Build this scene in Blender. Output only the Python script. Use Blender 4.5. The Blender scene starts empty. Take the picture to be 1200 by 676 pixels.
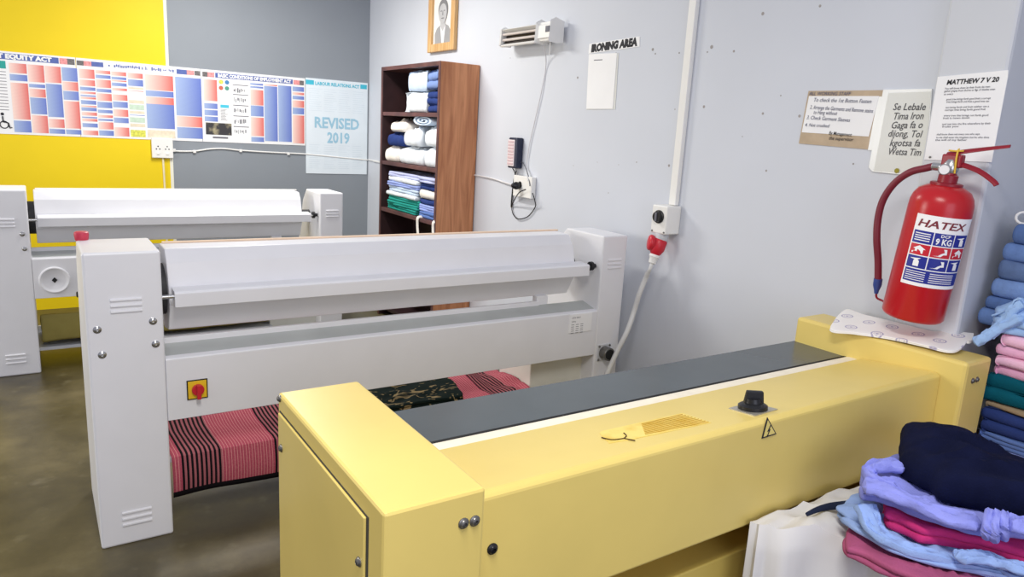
import bpy, bmesh, math, random
from mathutils import Vector, Matrix, noise

random.seed(7)
SC = bpy.context.scene
COL = SC.collection
PI = math.pi

# ------------------------------------------------------------------ camera
YAW, PITCH, ROLL, FPX = 0.59249, 0.21242, 0.05735, 840.4
cy, sy = math.cos(YAW), math.sin(YAW)
cp, sp = math.cos(PITCH), math.sin(PITCH)
FWD = Vector((sy * cp, cy * cp, -sp))
RGT = Vector((cy, -sy, 0.0))
UPV = RGT.cross(FWD)
cr, sr = math.cos(ROLL), math.sin(ROLL)
R2 = cr * RGT + sr * UPV
U2 = -sr * RGT + cr * UPV
CAM = Vector((0, 0, 1.6))
cam_d = bpy.data.cameras.new('camera')
cam = bpy.data.objects.new('camera', cam_d)
COL.objects.link(cam)
m = Matrix((R2, U2, -FWD)).transposed().to_4x4()
m.translation = CAM
cam.matrix_world = m
cam_d.sensor_fit = 'HORIZONTAL'
cam_d.sensor_width = 36.0
cam_d.lens = FPX / 1200.0 * 36.0
cam_d.clip_start = 0.02
SC.camera = cam


def at(u, v, x=None, y=None, z=None):
    """photograph pixel -> the point of that sight line on a world plane"""
    d = R2 * ((u - 600) / FPX) - U2 * ((v - 338) / FPX) + FWD
    if x is not None:
        t = (x - CAM.x) / d.x
    elif y is not None:
        t = (y - CAM.y) / d.y
    else:
        t = (z - CAM.z) / d.z
    return CAM + d * t


# ------------------------------------------------------------------ materials
def lin(c):
    return tuple(((v / 255) / 12.92 if v / 255 <= 0.04045 else ((v / 255 + 0.055) / 1.055) ** 2.4) for v in c) + (1.0,)


MATS = {}


def mat(name, c, rough=0.5, metal=0.0, var=0.06, scale=6.0, bump=0.0, bscale=60.0, spec=0.4, c2=None, c2pos=(0.45, 0.7)):
    """principled surface with soft procedural colour variation"""
    if name in MATS:
        return MATS[name]
    mt = bpy.data.materials.new(name)
    mt.use_nodes = True
    nt = mt.node_tree
    b = nt.nodes['Principled BSDF']
    b.inputs['Roughness'].default_value = rough
    b.inputs['Metallic'].default_value = metal
    b.inputs['Specular IOR Level'].default_value = spec
    L = lin(c)
    tc = nt.nodes.new('ShaderNodeTexCoord')
    nz = nt.nodes.new('ShaderNodeTexNoise')
    nz.inputs['Scale'].default_value = scale
    nz.inputs['Detail'].default_value = 4
    nt.links.new(tc.outputs['Object'], nz.inputs['Vector'])
    rp = nt.nodes.new('ShaderNodeValToRGB')
    if c2 is None:
        rp.color_ramp.elements[0].position = 0.3
        rp.color_ramp.elements[1].position = 0.7
        rp.color_ramp.elements[0].color = tuple(v * (1 - var) for v in L[:3]) + (1,)
        rp.color_ramp.elements[1].color = tuple(min(1, v * (1 + var)) for v in L[:3]) + (1,)
    else:
        rp.color_ramp.elements[0].position = c2pos[0]
        rp.color_ramp.elements[1].position = c2pos[1]
        rp.color_ramp.elements[0].color = L
        rp.color_ramp.elements[1].color = lin(c2)
    nt.links.new(nz.outputs['Fac'], rp.inputs['Fac'])
    nt.links.new(rp.outputs['Color'], b.inputs['Base Color'])
    if bump:
        n2 = nt.nodes.new('ShaderNodeTexNoise')
        n2.inputs['Scale'].default_value = bscale
        n2.inputs['Detail'].default_value = 5
        nt.links.new(tc.outputs['Object'], n2.inputs['Vector'])
        bp = nt.nodes.new('ShaderNodeBump')
        bp.inputs['Strength'].default_value = bump
        bp.inputs['Distance'].default_value = 0.01
        nt.links.new(n2.outputs['Fac'], bp.inputs['Height'])
        nt.links.new(bp.outputs['Normal'], b.inputs['Normal'])
    MATS[name] = mt
    return mt


def print_mat(name, pale, full, lines=38.0):
    """printed block: ink runs from pale to full across the block, with rows of fine text"""
    mt = bpy.data.materials.new(name)
    mt.use_nodes = True
    nt = mt.node_tree
    b = nt.nodes['Principled BSDF']
    b.inputs['Roughness'].default_value = 0.35
    uv = nt.nodes.new('ShaderNodeUVMap')
    sx = nt.nodes.new('ShaderNodeSeparateXYZ')
    nt.links.new(uv.outputs['UV'], sx.inputs[0])
    rp = nt.nodes.new('ShaderNodeValToRGB')
    rp.color_ramp.elements[0].color = lin(pale)
    rp.color_ramp.elements[1].color = lin(full)
    nt.links.new(sx.outputs['X'], rp.inputs['Fac'])
    tc = nt.nodes.new('ShaderNodeTexCoord')
    wv = nt.nodes.new('ShaderNodeTexWave')
    wv.wave_type = 'BANDS'
    wv.bands_direction = 'Z'
    wv.inputs['Scale'].default_value = lines
    wv.inputs['Distortion'].default_value = 1.5
    wv.inputs['Detail Scale'].default_value = 40
    nt.links.new(tc.outputs['Object'], wv.inputs['Vector'])
    mx = nt.nodes.new('ShaderNodeMix')
    mx.data_type = 'RGBA'
    mx.blend_type = 'MULTIPLY'
    mx.inputs[6].default_value = (1, 1, 1, 1)
    mr = nt.nodes.new('ShaderNodeMapRange')
    mr.inputs['To Min'].default_value = 0.0
    mr.inputs['To Max'].default_value = 0.16
    nt.links.new(wv.outputs['Fac'], mr.inputs['Value'])
    nt.links.new(mr.outputs[0], mx.inputs[0])
    nt.links.new(rp.outputs['Color'], mx.inputs[6])
    mx.inputs[7].default_value = (0.25, 0.25, 0.3, 1)
    nt.links.new(mx.outputs[2], b.inputs['Base Color'])
    MATS[name] = mt
    return mt


def wood_mat(name, c, c2, rough=0.45, stretch=(14, 14, 1.2)):
    mt = bpy.data.materials.new(name)
    mt.use_nodes = True
    nt = mt.node_tree
    b = nt.nodes['Principled BSDF']
    b.inputs['Roughness'].default_value = rough
    tc = nt.nodes.new('ShaderNodeTexCoord')
    mp = nt.nodes.new('ShaderNodeMapping')
    mp.inputs['Scale'].default_value = stretch
    nt.links.new(tc.outputs['Object'], mp.inputs['Vector'])
    nz = nt.nodes.new('ShaderNodeTexNoise')
    nz.inputs['Scale'].default_value = 1.6
    nz.inputs['Detail'].default_value = 7
    nz.inputs['Distortion'].default_value = 1.2
    nt.links.new(mp.outputs[0], nz.inputs['Vector'])
    rp = nt.nodes.new('ShaderNodeValToRGB')
    rp.color_ramp.elements[0].position = 0.33
    rp.color_ramp.elements[1].position = 0.68
    rp.color_ramp.elements[0].color = lin(c2)
    rp.color_ramp.elements[1].color = lin(c)
    nt.links.new(nz.outputs['Fac'], rp.inputs['Fac'])
    nt.links.new(rp.outputs['Color'], b.inputs['Base Color'])
    MATS[name] = mt
    return mt


def stripe_mat(name):
    """woven cotton: rose ground, groups of black stripes and thin pale lines running front to back"""
    mt = bpy.data.materials.new(name)
    mt.use_nodes = True
    nt = mt.node_tree
    b = nt.nodes['Principled BSDF']
    b.inputs['Roughness'].default_value = 0.9
    b.inputs['Specular IOR Level'].default_value = 0.1
    uv = nt.nodes.new('ShaderNodeUVMap')
    sx = nt.nodes.new('ShaderNodeSeparateXYZ')
    nt.links.new(uv.outputs['UV'], sx.inputs[0])

    def mth(op, a, bb=None):
        n = nt.nodes.new('ShaderNodeMath')
        n.operation = op
        for i, v in enumerate((a, bb)):
            if v is None:
                continue
            if isinstance(v, (int, float)):
                n.inputs[i].default_value = v
            else:
                nt.links.new(v, n.inputs[i])
        return n.outputs[0]
    u = sx.outputs['X']                       # metres along the cloth
    ph = mth('FRACT', mth('DIVIDE', mth('ADD', u, 0.33), 0.365))   # one repeat of the pattern
    band = mth('MULTIPLY', mth('GREATER_THAN', ph, 0.0), mth('LESS_THAN', ph, 0.42))
    fine = mth('LESS_THAN', mth('FRACT', mth('MULTIPLY', ph, 21.0)), 0.5)
    black = mth('MULTIPLY', band, fine)
    pale = mth('MULTIPLY', mth('SUBTRACT', 1.0, band), mth('LESS_THAN', mth('FRACT', mth('MULTIPLY', ph, 31.0)), 0.16))
    nz = nt.nodes.new('ShaderNodeTexNoise')
    nz.inputs['Scale'].default_value = 180
    tc = nt.nodes.new('ShaderNodeTexCoord')
    nt.links.new(tc.outputs['Object'], nz.inputs['Vector'])
    rp = nt.nodes.new('ShaderNodeValToRGB')
    rp.color_ramp.elements[0].color = lin((146, 54, 72))
    rp.color_ramp.elements[1].color = lin((196, 98, 114))
    nt.links.new(nz.outputs['Fac'], rp.inputs['Fac'])

    def mix(f, a, col):
        n = nt.nodes.new('ShaderNodeMix')
        n.data_type = 'RGBA'
        nt.links.new(f, n.inputs[0])
        nt.links.new(a, n.inputs[6])
        n.inputs[7].default_value = col
        return n.outputs[2]
    c = mix(mth('MULTIPLY', band, 0.55), rp.outputs['Color'], lin((150, 105, 105)))
    c = mix(black, c, lin((22, 18, 22)))
    c = mix(mth('MULTIPLY', pale, 0.5), c, lin((240, 190, 180)))
    c = mix(mth('GREATER_THAN', sx.outputs['Y'], 0.517), c, lin((24, 20, 24)))     # dark hem border
    nt.links.new(c, b.inputs['Base Color'])
    MATS[name] = mt
    return mt


def print_cloth(name, ground, blot, scale=9.0, lo=0.55, hi=0.6, ring=False):
    """cloth printed with scattered shapes (voronoi blots or rings)"""
    mt = bpy.data.materials.new(name)
    mt.use_nodes = True
    nt = mt.node_tree
    b = nt.nodes['Principled BSDF']
    b.inputs['Roughness'].default_value = 0.9
    b.inputs['Specular IOR Level'].default_value = 0.1
    tc = nt.nodes.new('ShaderNodeTexCoord')
    if ring:
        vr = nt.nodes.new('ShaderNodeTexVoronoi')
        vr.inputs['Scale'].default_value = scale
        vr.inputs['Randomness'].default_value = 0.25
        vr.voronoi_dimensions = '2D'
        nt.links.new(tc.outputs['Object'], vr.inputs['Vector'])
        src = vr.outputs['Distance']
    else:
        mp = nt.nodes.new('ShaderNodeMapping')
        mp.inputs['Scale'].default_value = (1.0, 2.2, 1.0)
        mp.inputs['Rotation'].default_value = (0, 0, 0.6)
        nt.links.new(tc.outputs['Object'], mp.inputs['Vector'])
        nz = nt.nodes.new('ShaderNodeTexNoise')
        nz.inputs['Scale'].default_value = scale
        nz.inputs['Detail'].default_value = 1
        nz.inputs['Distortion'].default_value = 2.0
        nt.links.new(mp.outputs[0], nz.inputs['Vector'])
        src = nz.outputs['Fac']
    rp = nt.nodes.new('ShaderNodeValToRGB')
    e = rp.color_ramp.elements
    if ring:
        e[0].position = 0.0
        e[0].color = lin(blot)
        e[1].position = 1.0
        e[1].color = lin(ground)
        for p, cc in ((0.05, blot), (0.07, ground), (0.10, ground), (0.12, blot), (0.14, ground), (0.17, ground), (0.19, blot), (0.22, blot), (0.25, ground)):
            k = e.new(p)
            k.color = lin(cc)
    else:
        e[0].position = lo
        e[0].color = lin(ground)
        e[1].position = hi
        e[1].color = lin(blot)
    nt.links.new(src, rp.inputs['Fac'])
    nt.links.new(rp.outputs['Color'], b.inputs['Base Color'])
    MATS[name] = mt
    return mt


WHITE = mat('white enamel', (228, 228, 231), 0.35, var=0.02)
WHITE2 = mat('white enamel worn', (222, 222, 214), 0.4, var=0.03, bump=0.05, bscale=25)
GREYMET = mat('light grey sheet metal', (196, 198, 202), 0.4, var=0.03)
BEDGREY = mat('grey steel chute', (186, 190, 188), 0.35, metal=0.2, var=0.06)
DARK = mat('dark cavity steel', (52, 52, 54), 0.6)
STEEL = mat('bright steel', (190, 190, 190), 0.25, metal=0.9)
STEELD = mat('dull steel', (120, 118, 115), 0.35, metal=0.8)
BLACK = mat('black plastic', (24, 24, 27), 0.35)
RUBBER = mat('black rubber', (18, 18, 18), 0.7)
CREAM = mat('cream yellow enamel', (224, 200, 114), 0.34, var=0.035, scale=4, bump=0.03, bscale=20)
CREAMD = mat('cream yellow enamel base', (214, 188, 98), 0.4, var=0.05, scale=4)
PAD = mat('ivory padded cotton', (240, 232, 212), 0.85, var=0.05, scale=20, bump=0.15, bscale=90)
SLATE = mat('slate grey laminate', (76, 84, 88), 0.25, var=0.05)
RED = mat('red plastic', (200, 36, 52), 0.35)
YEL = mat('signal yellow plate', (232, 190, 40), 0.4)
PAPER = mat('white paper', (240, 240, 240), 0.6, var=0.02)
SLEEVE = mat('clear plastic sleeve over paper', (214, 216, 214), 0.2, var=0.04)
PWHITE = mat('white plastic', (235, 234, 230), 0.35, var=0.02)
INK = mat('black ink', (38, 38, 44), 0.7)
INKG = mat('grey ink', (110, 110, 118), 0.7)


# ------------------------------------------------------------------ mesh builder
class MB:
    def __init__(self):
        self.v, self.f, self.mi, self.uv = [], [], [], {}

    def add(self, vs, fs, mi=0):
        o = len(self.v)
        self.v += [Vector(p) for p in vs]
        for f in fs:
            self.f.append([o + i for i in f])
            self.mi.append(mi)
        return self

    def box(self, x0, x1, y0, y1, z0, z1, mi=0):
        vs = [(x, y, z) for z in (z0, z1) for y in (y0, y1) for x in (x0, x1)]
        return self.add(vs, [(0, 2, 3, 1), (4, 5, 7, 6), (0, 1, 5, 4), (2, 6, 7, 3), (0, 4, 6, 2), (1, 3, 7, 5)], mi)

    def prism_x(self, prof, x0, x1, mi=0):
        """profile of (y, z) swept along x"""
        n = len(prof)
        a = sum(prof[i][0] * prof[(i + 1) % n][1] - prof[(i + 1) % n][0] * prof[i][1] for i in range(n))
        if a < 0:
            prof = prof[::-1]
        vs = [(x0, p[0], p[1]) for p in prof] + [(x1, p[0], p[1]) for p in prof]
        fs = [(i, n + i, n + (i + 1) % n, (i + 1) % n)[::-1] for i in range(n)]
        fs.append(tuple(range(n))[::-1])
        fs.append(tuple(range(n, 2 * n)))
        return self.add(vs, fs, mi)

    def poly_flat(self, pts, nrm, th, mi=0):
        """flat outline in 3-D given a thickness against its normal"""
        n = len(pts)
        nrm = Vector(nrm)
        pts = [Vector(p) for p in pts]
        c = sum(((pts[i] - pts[0]).cross(pts[(i + 1) % n] - pts[0]) for i in range(n)), Vector())
        if c.dot(nrm) < 0:
            pts = pts[::-1]
        vs = pts + [p - nrm * th for p in pts]
        fs = [tuple(range(n)), tuple(range(n, 2 * n))[::-1]] + [(i, n + i, n + (i + 1) % n, (i + 1) % n) for i in range(n)]
        return self.add(vs, fs, mi)

    def cyl(self, a, b, r, seg=20, r2=None, mi=0):
        a, b = Vector(a), Vector(b)
        r2 = r if r2 is None else r2
        d = (b - a).normalized()
        e = d.orthogonal().normalized()
        g = d.cross(e)
        vs = []
        for p, rr in ((a, r), (b, r2)):
            for i in range(seg):
                t = 2 * PI * i / seg
                vs.append(p + (e * math.cos(t) + g * math.sin(t)) * rr)
        fs = [(i, (i + 1) % seg, seg + (i + 1) % seg, seg + i) for i in range(seg)]
        fs += [tuple(range(seg))[::-1], tuple(range(seg, 2 * seg))]
        return self.add(vs, fs, mi)

    def lathe(self, base, axis, prof, seg=32, mi=0):
        """prof of (distance along the axis, radius)"""
        base, d = Vector(base), Vector(axis).normalized()
        e = d.orthogonal().normalized()
        g = d.cross(e)
        vs, n = [], len(prof)
        for h, r in prof:
            for i in range(seg):
                t = 2 * PI * i / seg
                vs.append(base + d * h + (e * math.cos(t) + g * math.sin(t)) * max(r, 1e-5))
        fs = [(k * seg + i, k * seg + (i + 1) % seg, (k + 1) * seg + (i + 1) % seg, (k + 1) * seg + i) for k in range(n - 1) for i in range(seg)]
        fs += [tuple(range(seg))[::-1], tuple(range((n - 1) * seg, n * seg))]
        return self.add(vs, fs, mi)

    def tube(self, pts, r, seg=8, smooth=4, mi=0, flat=1.0):
        pts = [Vector(p) for p in pts]
        if smooth > 1 and len(pts) > 2:
            pts = spline(pts, smooth)
        n = len(pts)
        vs = []
        e = None
        for i, p in enumerate(pts):
            d = (pts[min(i + 1, n - 1)] - pts[max(i - 1, 0)]).normalized()
            if e is None:
                e = d.orthogonal().normalized()
            e = (e - d * e.dot(d)).normalized()
            g = d.cross(e)
            rr = r(i / (n - 1)) if callable(r) else r
            for k in range(seg):
                t = 2 * PI * k / seg
                vs.append(p + e * math.cos(t) * rr + g * math.sin(t) * rr * flat)
        fs = [(i * seg + k, i * seg + (k + 1) % seg, (i + 1) * seg + (k + 1) % seg, (i + 1) * seg + k) for i in range(n - 1) for k in range(seg)]
        fs += [tuple(range(seg))[::-1], tuple(range((n - 1) * seg, n * seg))]
        return self.add(vs, fs, mi)

    def torus(self, c, nrm, R, r, seg=28, s2=8, mi=0):
        c, d = Vector(c), Vector(nrm).normalized()
        e = d.orthogonal().normalized()
        g = d.cross(e)
        vs = []
        for i in range(seg):
            t = 2 * PI * i / seg
            q = e * math.cos(t) + g * math.sin(t)
            for k in range(s2):
                s = 2 * PI * k / s2
                vs.append(c + q * (R + r * math.cos(s)) + d * (r * math.sin(s)))
        fs = [(i * s2 + k, ((i + 1) % seg) * s2 + k, ((i + 1) % seg) * s2 + (k + 1) % s2, i * s2 + (k + 1) % s2) for i in range(seg) for k in range(s2)]
        return self.add(vs, fs, mi)


def spline(pts, k, closed=False):
    out, n = [], len(pts)
    rng = range(n) if closed else range(n - 1)
    for i in rng:
        if closed:
            p0, p1, p2, p3 = (pts[(i + j) % n] for j in (-1, 0, 1, 2))
        else:
            p0, p1, p2, p3 = pts[max(i - 1, 0)], pts[i], pts[i + 1], pts[min(i + 2, n - 1)]
        for j in range(k):
            t = j / k
            out.append(0.5 * ((2 * p1) + (p2 - p0) * t + (2 * p0 - 5 * p1 + 4 * p2 - p3) * t * t + (3 * p1 - p0 - 3 * p2 + p3) * t ** 3))
    if not closed:
        out.append(pts[-1])
    return out


def root_loc(p):
    while p is not None and p.parent is not None:
        p = p.parent
    return p.location.copy() if p is not None else None


def obj(name, mb, mats, parent=None, bevel=0.0, smooth=False, uvs=None, loc=None, label=None, subsurf=0):
    """link one mesh object; coordinates handed in are world coordinates"""
    if not isinstance(mats, (list, tuple)):
        mats = [mats]
    me = bpy.data.meshes.new(name)
    if parent is not None:
        o0 = root_loc(parent)
    elif loc is not None:
        o0 = Vector(loc)
    else:
        xs = [v.x for v in mb.v]
        ys = [v.y for v in mb.v]
        o0 = Vector(((min(xs) + max(xs)) / 2, (min(ys) + max(ys)) / 2, min(v.z for v in mb.v)))
    me.from_pydata([v - o0 for v in mb.v], [], mb.f)
    for mt in mats:
        me.materials.append(mt)
    for p, i in zip(me.polygons, mb.mi):
        p.material_index = i
        p.use_smooth = smooth
    if uvs:
        ul = me.uv_layers.new(name='UVMap')
        for p in me.polygons:
            for li, vi in zip(p.loop_indices, p.vertices):
                ul.data[li].uv = uvs(mb.v[vi], p.index, li - p.loop_start)
    me.update()
    o = bpy.data.objects.new(name, me)
    COL.objects.link(o)
    if parent is not None:
        o.parent = parent
    else:
        o.location = o0
    if bevel:
        bv = o.modifiers.new('bevel', 'BEVEL')
        bv.width = bevel
        bv.segments = 2
        bv.limit_method = 'ANGLE'
        bv.angle_limit = math.radians(25)
        bv.harden_normals = False
    if subsurf:
        ss = o.modifiers.new('subsurf', 'SUBSURF')
        ss.levels = ss.render_levels = subsurf
    if smooth and not subsurf:
        try:
            me.set_sharp_from_angle(angle=math.radians(40))
        except Exception:
            pass
    if label:
        o['label'] = label
    return o


def thing(name, label, cat, loc, group=None):
    o = bpy.data.objects.new(name, None)
    COL.objects.link(o)
    o.location = loc
    o.empty_display_size = 0.1
    return tag(o, label, cat, group)


def tag(o, label, cat, group=None):
    o['label'] = label
    o['category'] = cat
    if group:
        o['group'] = group
    return o


def struct(name, mb, mats, **k):
    o = obj(name, mb, mats, loc=(0, 0, 0), **k)
    o['kind'] = 'structure'
    return o


def lettering(name, rows, mats, parent, normal_off=0.0):
    """rows: (text, origin, right, up, size, align, shear, bold, mi[, width]) -> one mesh of raised ink"""
    mb = MB()
    for row in rows:
        text, org, rt, up, size, al, shear, bold, mi = row[:9]
        width = row[9] if len(row) > 9 else None
        cu = bpy.data.curves.new('t', 'FONT')
        cu.body = text
        cu.size = size
        cu.align_x = 'LEFT' if width else al
        cu.shear = shear
        cu.offset = bold
        cu.resolution_u = 2
        tmp = bpy.data.objects.new('t', cu)
        COL.objects.link(tmp)
        dg = bpy.context.evaluated_depsgraph_get()
        me = tmp.evaluated_get(dg).to_mesh()
        rt, up, org = Vector(rt).normalized(), Vector(up).normalized(), Vector(org)
        k = 1.0
        if width and len(me.vertices):
            k = width / max(1e-6, max(v.co.x for v in me.vertices))
        nrm = rt.cross(up)
        vs = [org + rt * (v.co.x * k) + up * v.co.y + nrm * 0.0006 for v in me.vertices]
        fs = [tuple(p.vertices) for p in me.polygons]
        mb.add(vs, fs, mi)
        tmp.evaluated_get(dg).to_mesh_clear()
        bpy.data.objects.remove(tmp)
        bpy.data.curves.remove(cu)
    return obj(name, mb, mats, parent)


# ================================================================== THE ROOM
WX, PX = 2.75, 2.69           # right wall, face of the pillar on it
YB = 6.736                    # back wall
PY0, PY1 = 1.163, 1.392       # pillar, near and far edge
NICHE = 3.25
FLOOR = bpy.data.materials.new('worn olive concrete')
FLOOR.use_nodes = True
nt = FLOOR.node_tree
b = nt.nodes['Principled BSDF']
tc = nt.nodes.new('ShaderNodeTexCoord')
n1 = nt.nodes.new('ShaderNodeTexNoise'); n1.inputs['Scale'].default_value = 1.7; n1.inputs['Detail'].default_value = 8; n1.inputs['Roughness'].default_value = 0.65
n2 = nt.nodes.new('ShaderNodeTexNoise'); n2.inputs['Scale'].default_value = 9; n2.inputs['Detail'].default_value = 6
nt.links.new(tc.outputs['Object'], n1.inputs['Vector']); nt.links.new(tc.outputs['Object'], n2.inputs['Vector'])
r1 = nt.nodes.new('ShaderNodeValToRGB')
e = r1.color_ramp.elements
e[0].position, e[0].color = 0.30, lin((50, 44, 28))
e[1].position, e[1].color = 0.75, lin((118, 107, 74))
k = e.new(0.5); k.color = lin((80, 72, 47))
nt.links.new(n1.outputs['Fac'], r1.inputs['Fac'])
r2 = nt.nodes.new('ShaderNodeValToRGB')
r2.color_ramp.elements[0].position, r2.color_ramp.elements[0].color = 0.60, (0, 0, 0, 1)
r2.color_ramp.elements[1].position, r2.color_ramp.elements[1].color = 0.78, (0.35, 0.35, 0.35, 1)
nt.links.new(n2.outputs['Fac'], r2.inputs['Fac'])
mx = nt.nodes.new('ShaderNodeMix'); mx.data_type = 'RGBA'
nt.links.new(r2.outputs['Color'], mx.inputs[0]); nt.links.new(r1.outputs['Color'], mx.inputs[6])
mx.inputs[7].default_value = lin((140, 132, 106))
nt.links.new(mx.outputs[2], b.inputs['Base Color'])
rr = nt.nodes.new('ShaderNodeMapRange'); rr.inputs['To Min'].default_value = 0.25; rr.inputs['To Max'].default_value = 0.5
nt.links.new(n1.outputs['Fac'], rr.inputs['Value']); nt.links.new(rr.outputs[0], b.inputs['Roughness'])

struct('floor', MB().box(-3.2, 3.4, -1.0, 7.0, -0.1, 0.0), FLOOR)
WALLY = mat('yellow wall paint', (236, 206, 10), 0.55, var=0.03, scale=2, bump=0.03, bscale=12)
WALLG = mat('grey wall paint', (140, 146, 153), 0.55, var=0.03, scale=2, bump=0.03, bscale=12)
WALLR = mat('pale grey wall paint', (207, 211, 219), 0.6, var=0.025, scale=1.5, bump=0.05, bscale=10)
PILL = mat('pillar paint', (202, 205, 210), 0.6, var=0.03, scale=2, bump=0.05, bscale=10)
MARK = mat('old plugged hole', (160, 155, 152), 0.8, var=0.2, scale=40)
STRIPE = mat('pale paint line', (232, 230, 214), 0.6)
H = 3.0
XS = 0.985
struct('wall_back', MB().box(-3.2, XS, YB, YB + 0.15, 0, H, 0).box(XS, WX, YB, YB + 0.15, 0, H, 1), [WALLY, WALLG])
struct('trim_1', MB().box(XS - 0.012, XS + 0.012, YB - 0.002, YB, 0.0, H), STRIPE)
wr = MB().box(WX, WX + 0.2, PY1, YB + 0.15, 0, H, 0)
for (u, v, r) in ((765, 58, .012), (768, 63, .007), (796, 62, .007), (834, 55, .014), (829, 61, .006), (860, 60, .009), (894, 16, .012), (825, 125, .011), (894, 133, .009),
                  (898, 200, .008), (784, 194, .011), (677, 91, .011), (961, 7, .009), (937, 136, .010), (791, 128, .005), (746, 190, .006), (672, 194, .004), (700, 190, .004),
                  (725, 193, .004), (713, 226, .005), (1000, 192, .006), (598, 68, .005), (915, 112, .005), (870, 160, .004), (722, 62, .006)):
    p = at(u, v, x=WX)
    wr.lathe((WX, p.y, p.z), (-1, 0, 0), [(-0.001, r * .65), (0.0008, r * .65), (0.0008, r * 0.4), (0.0003, r * .2)], 9, 1)
struct('wall_right', wr, [WALLR, MARK])
struct('wall_pillar', MB().box(PX, NICHE + 0.2, PY0, PY1, 0, H), PILL, bevel=0.012)
struct('wall_alcove_and_light_block', MB().box(NICHE, NICHE + 0.2, 0.40, PY0, 0, H).box(PX, NICHE + 0.2, -1.0, 0.40, 0, H), WALLR)  # alcove back, plus an unseen pier added to block light from the near side


# ================================================================== WHITE IRONERS
def vent(parent, x0, x1, z, y, n=3, dz=0.021, slope=0.0):
    mb = MB()
    for i in range(n):
        zz = z - i * dz
        pr = [(y + 0.002, zz), (y - 0.006, zz - 0.002), (y - 0.0065, zz - 0.009), (y + 0.002, zz - 0.012)]
        mb.prism_x(pr, x0, x1)
    return obj('vent', mb, WHITE, parent, bevel=0.0012)


def screw(parent, x, y, z, r=0.011, axis=(0, -1, 0), mt=None):
    mb = MB()
    mb.lathe((x, y, z), axis, [(-0.002, r * 1.25), (0.002, r * 1.25), (0.003, r), (0.006, r * .8), (0.007, r * .45), (0.003, r * .4)], 14)
    return obj('screw', mb, mt or STEELD, parent, smooth=True)


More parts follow.
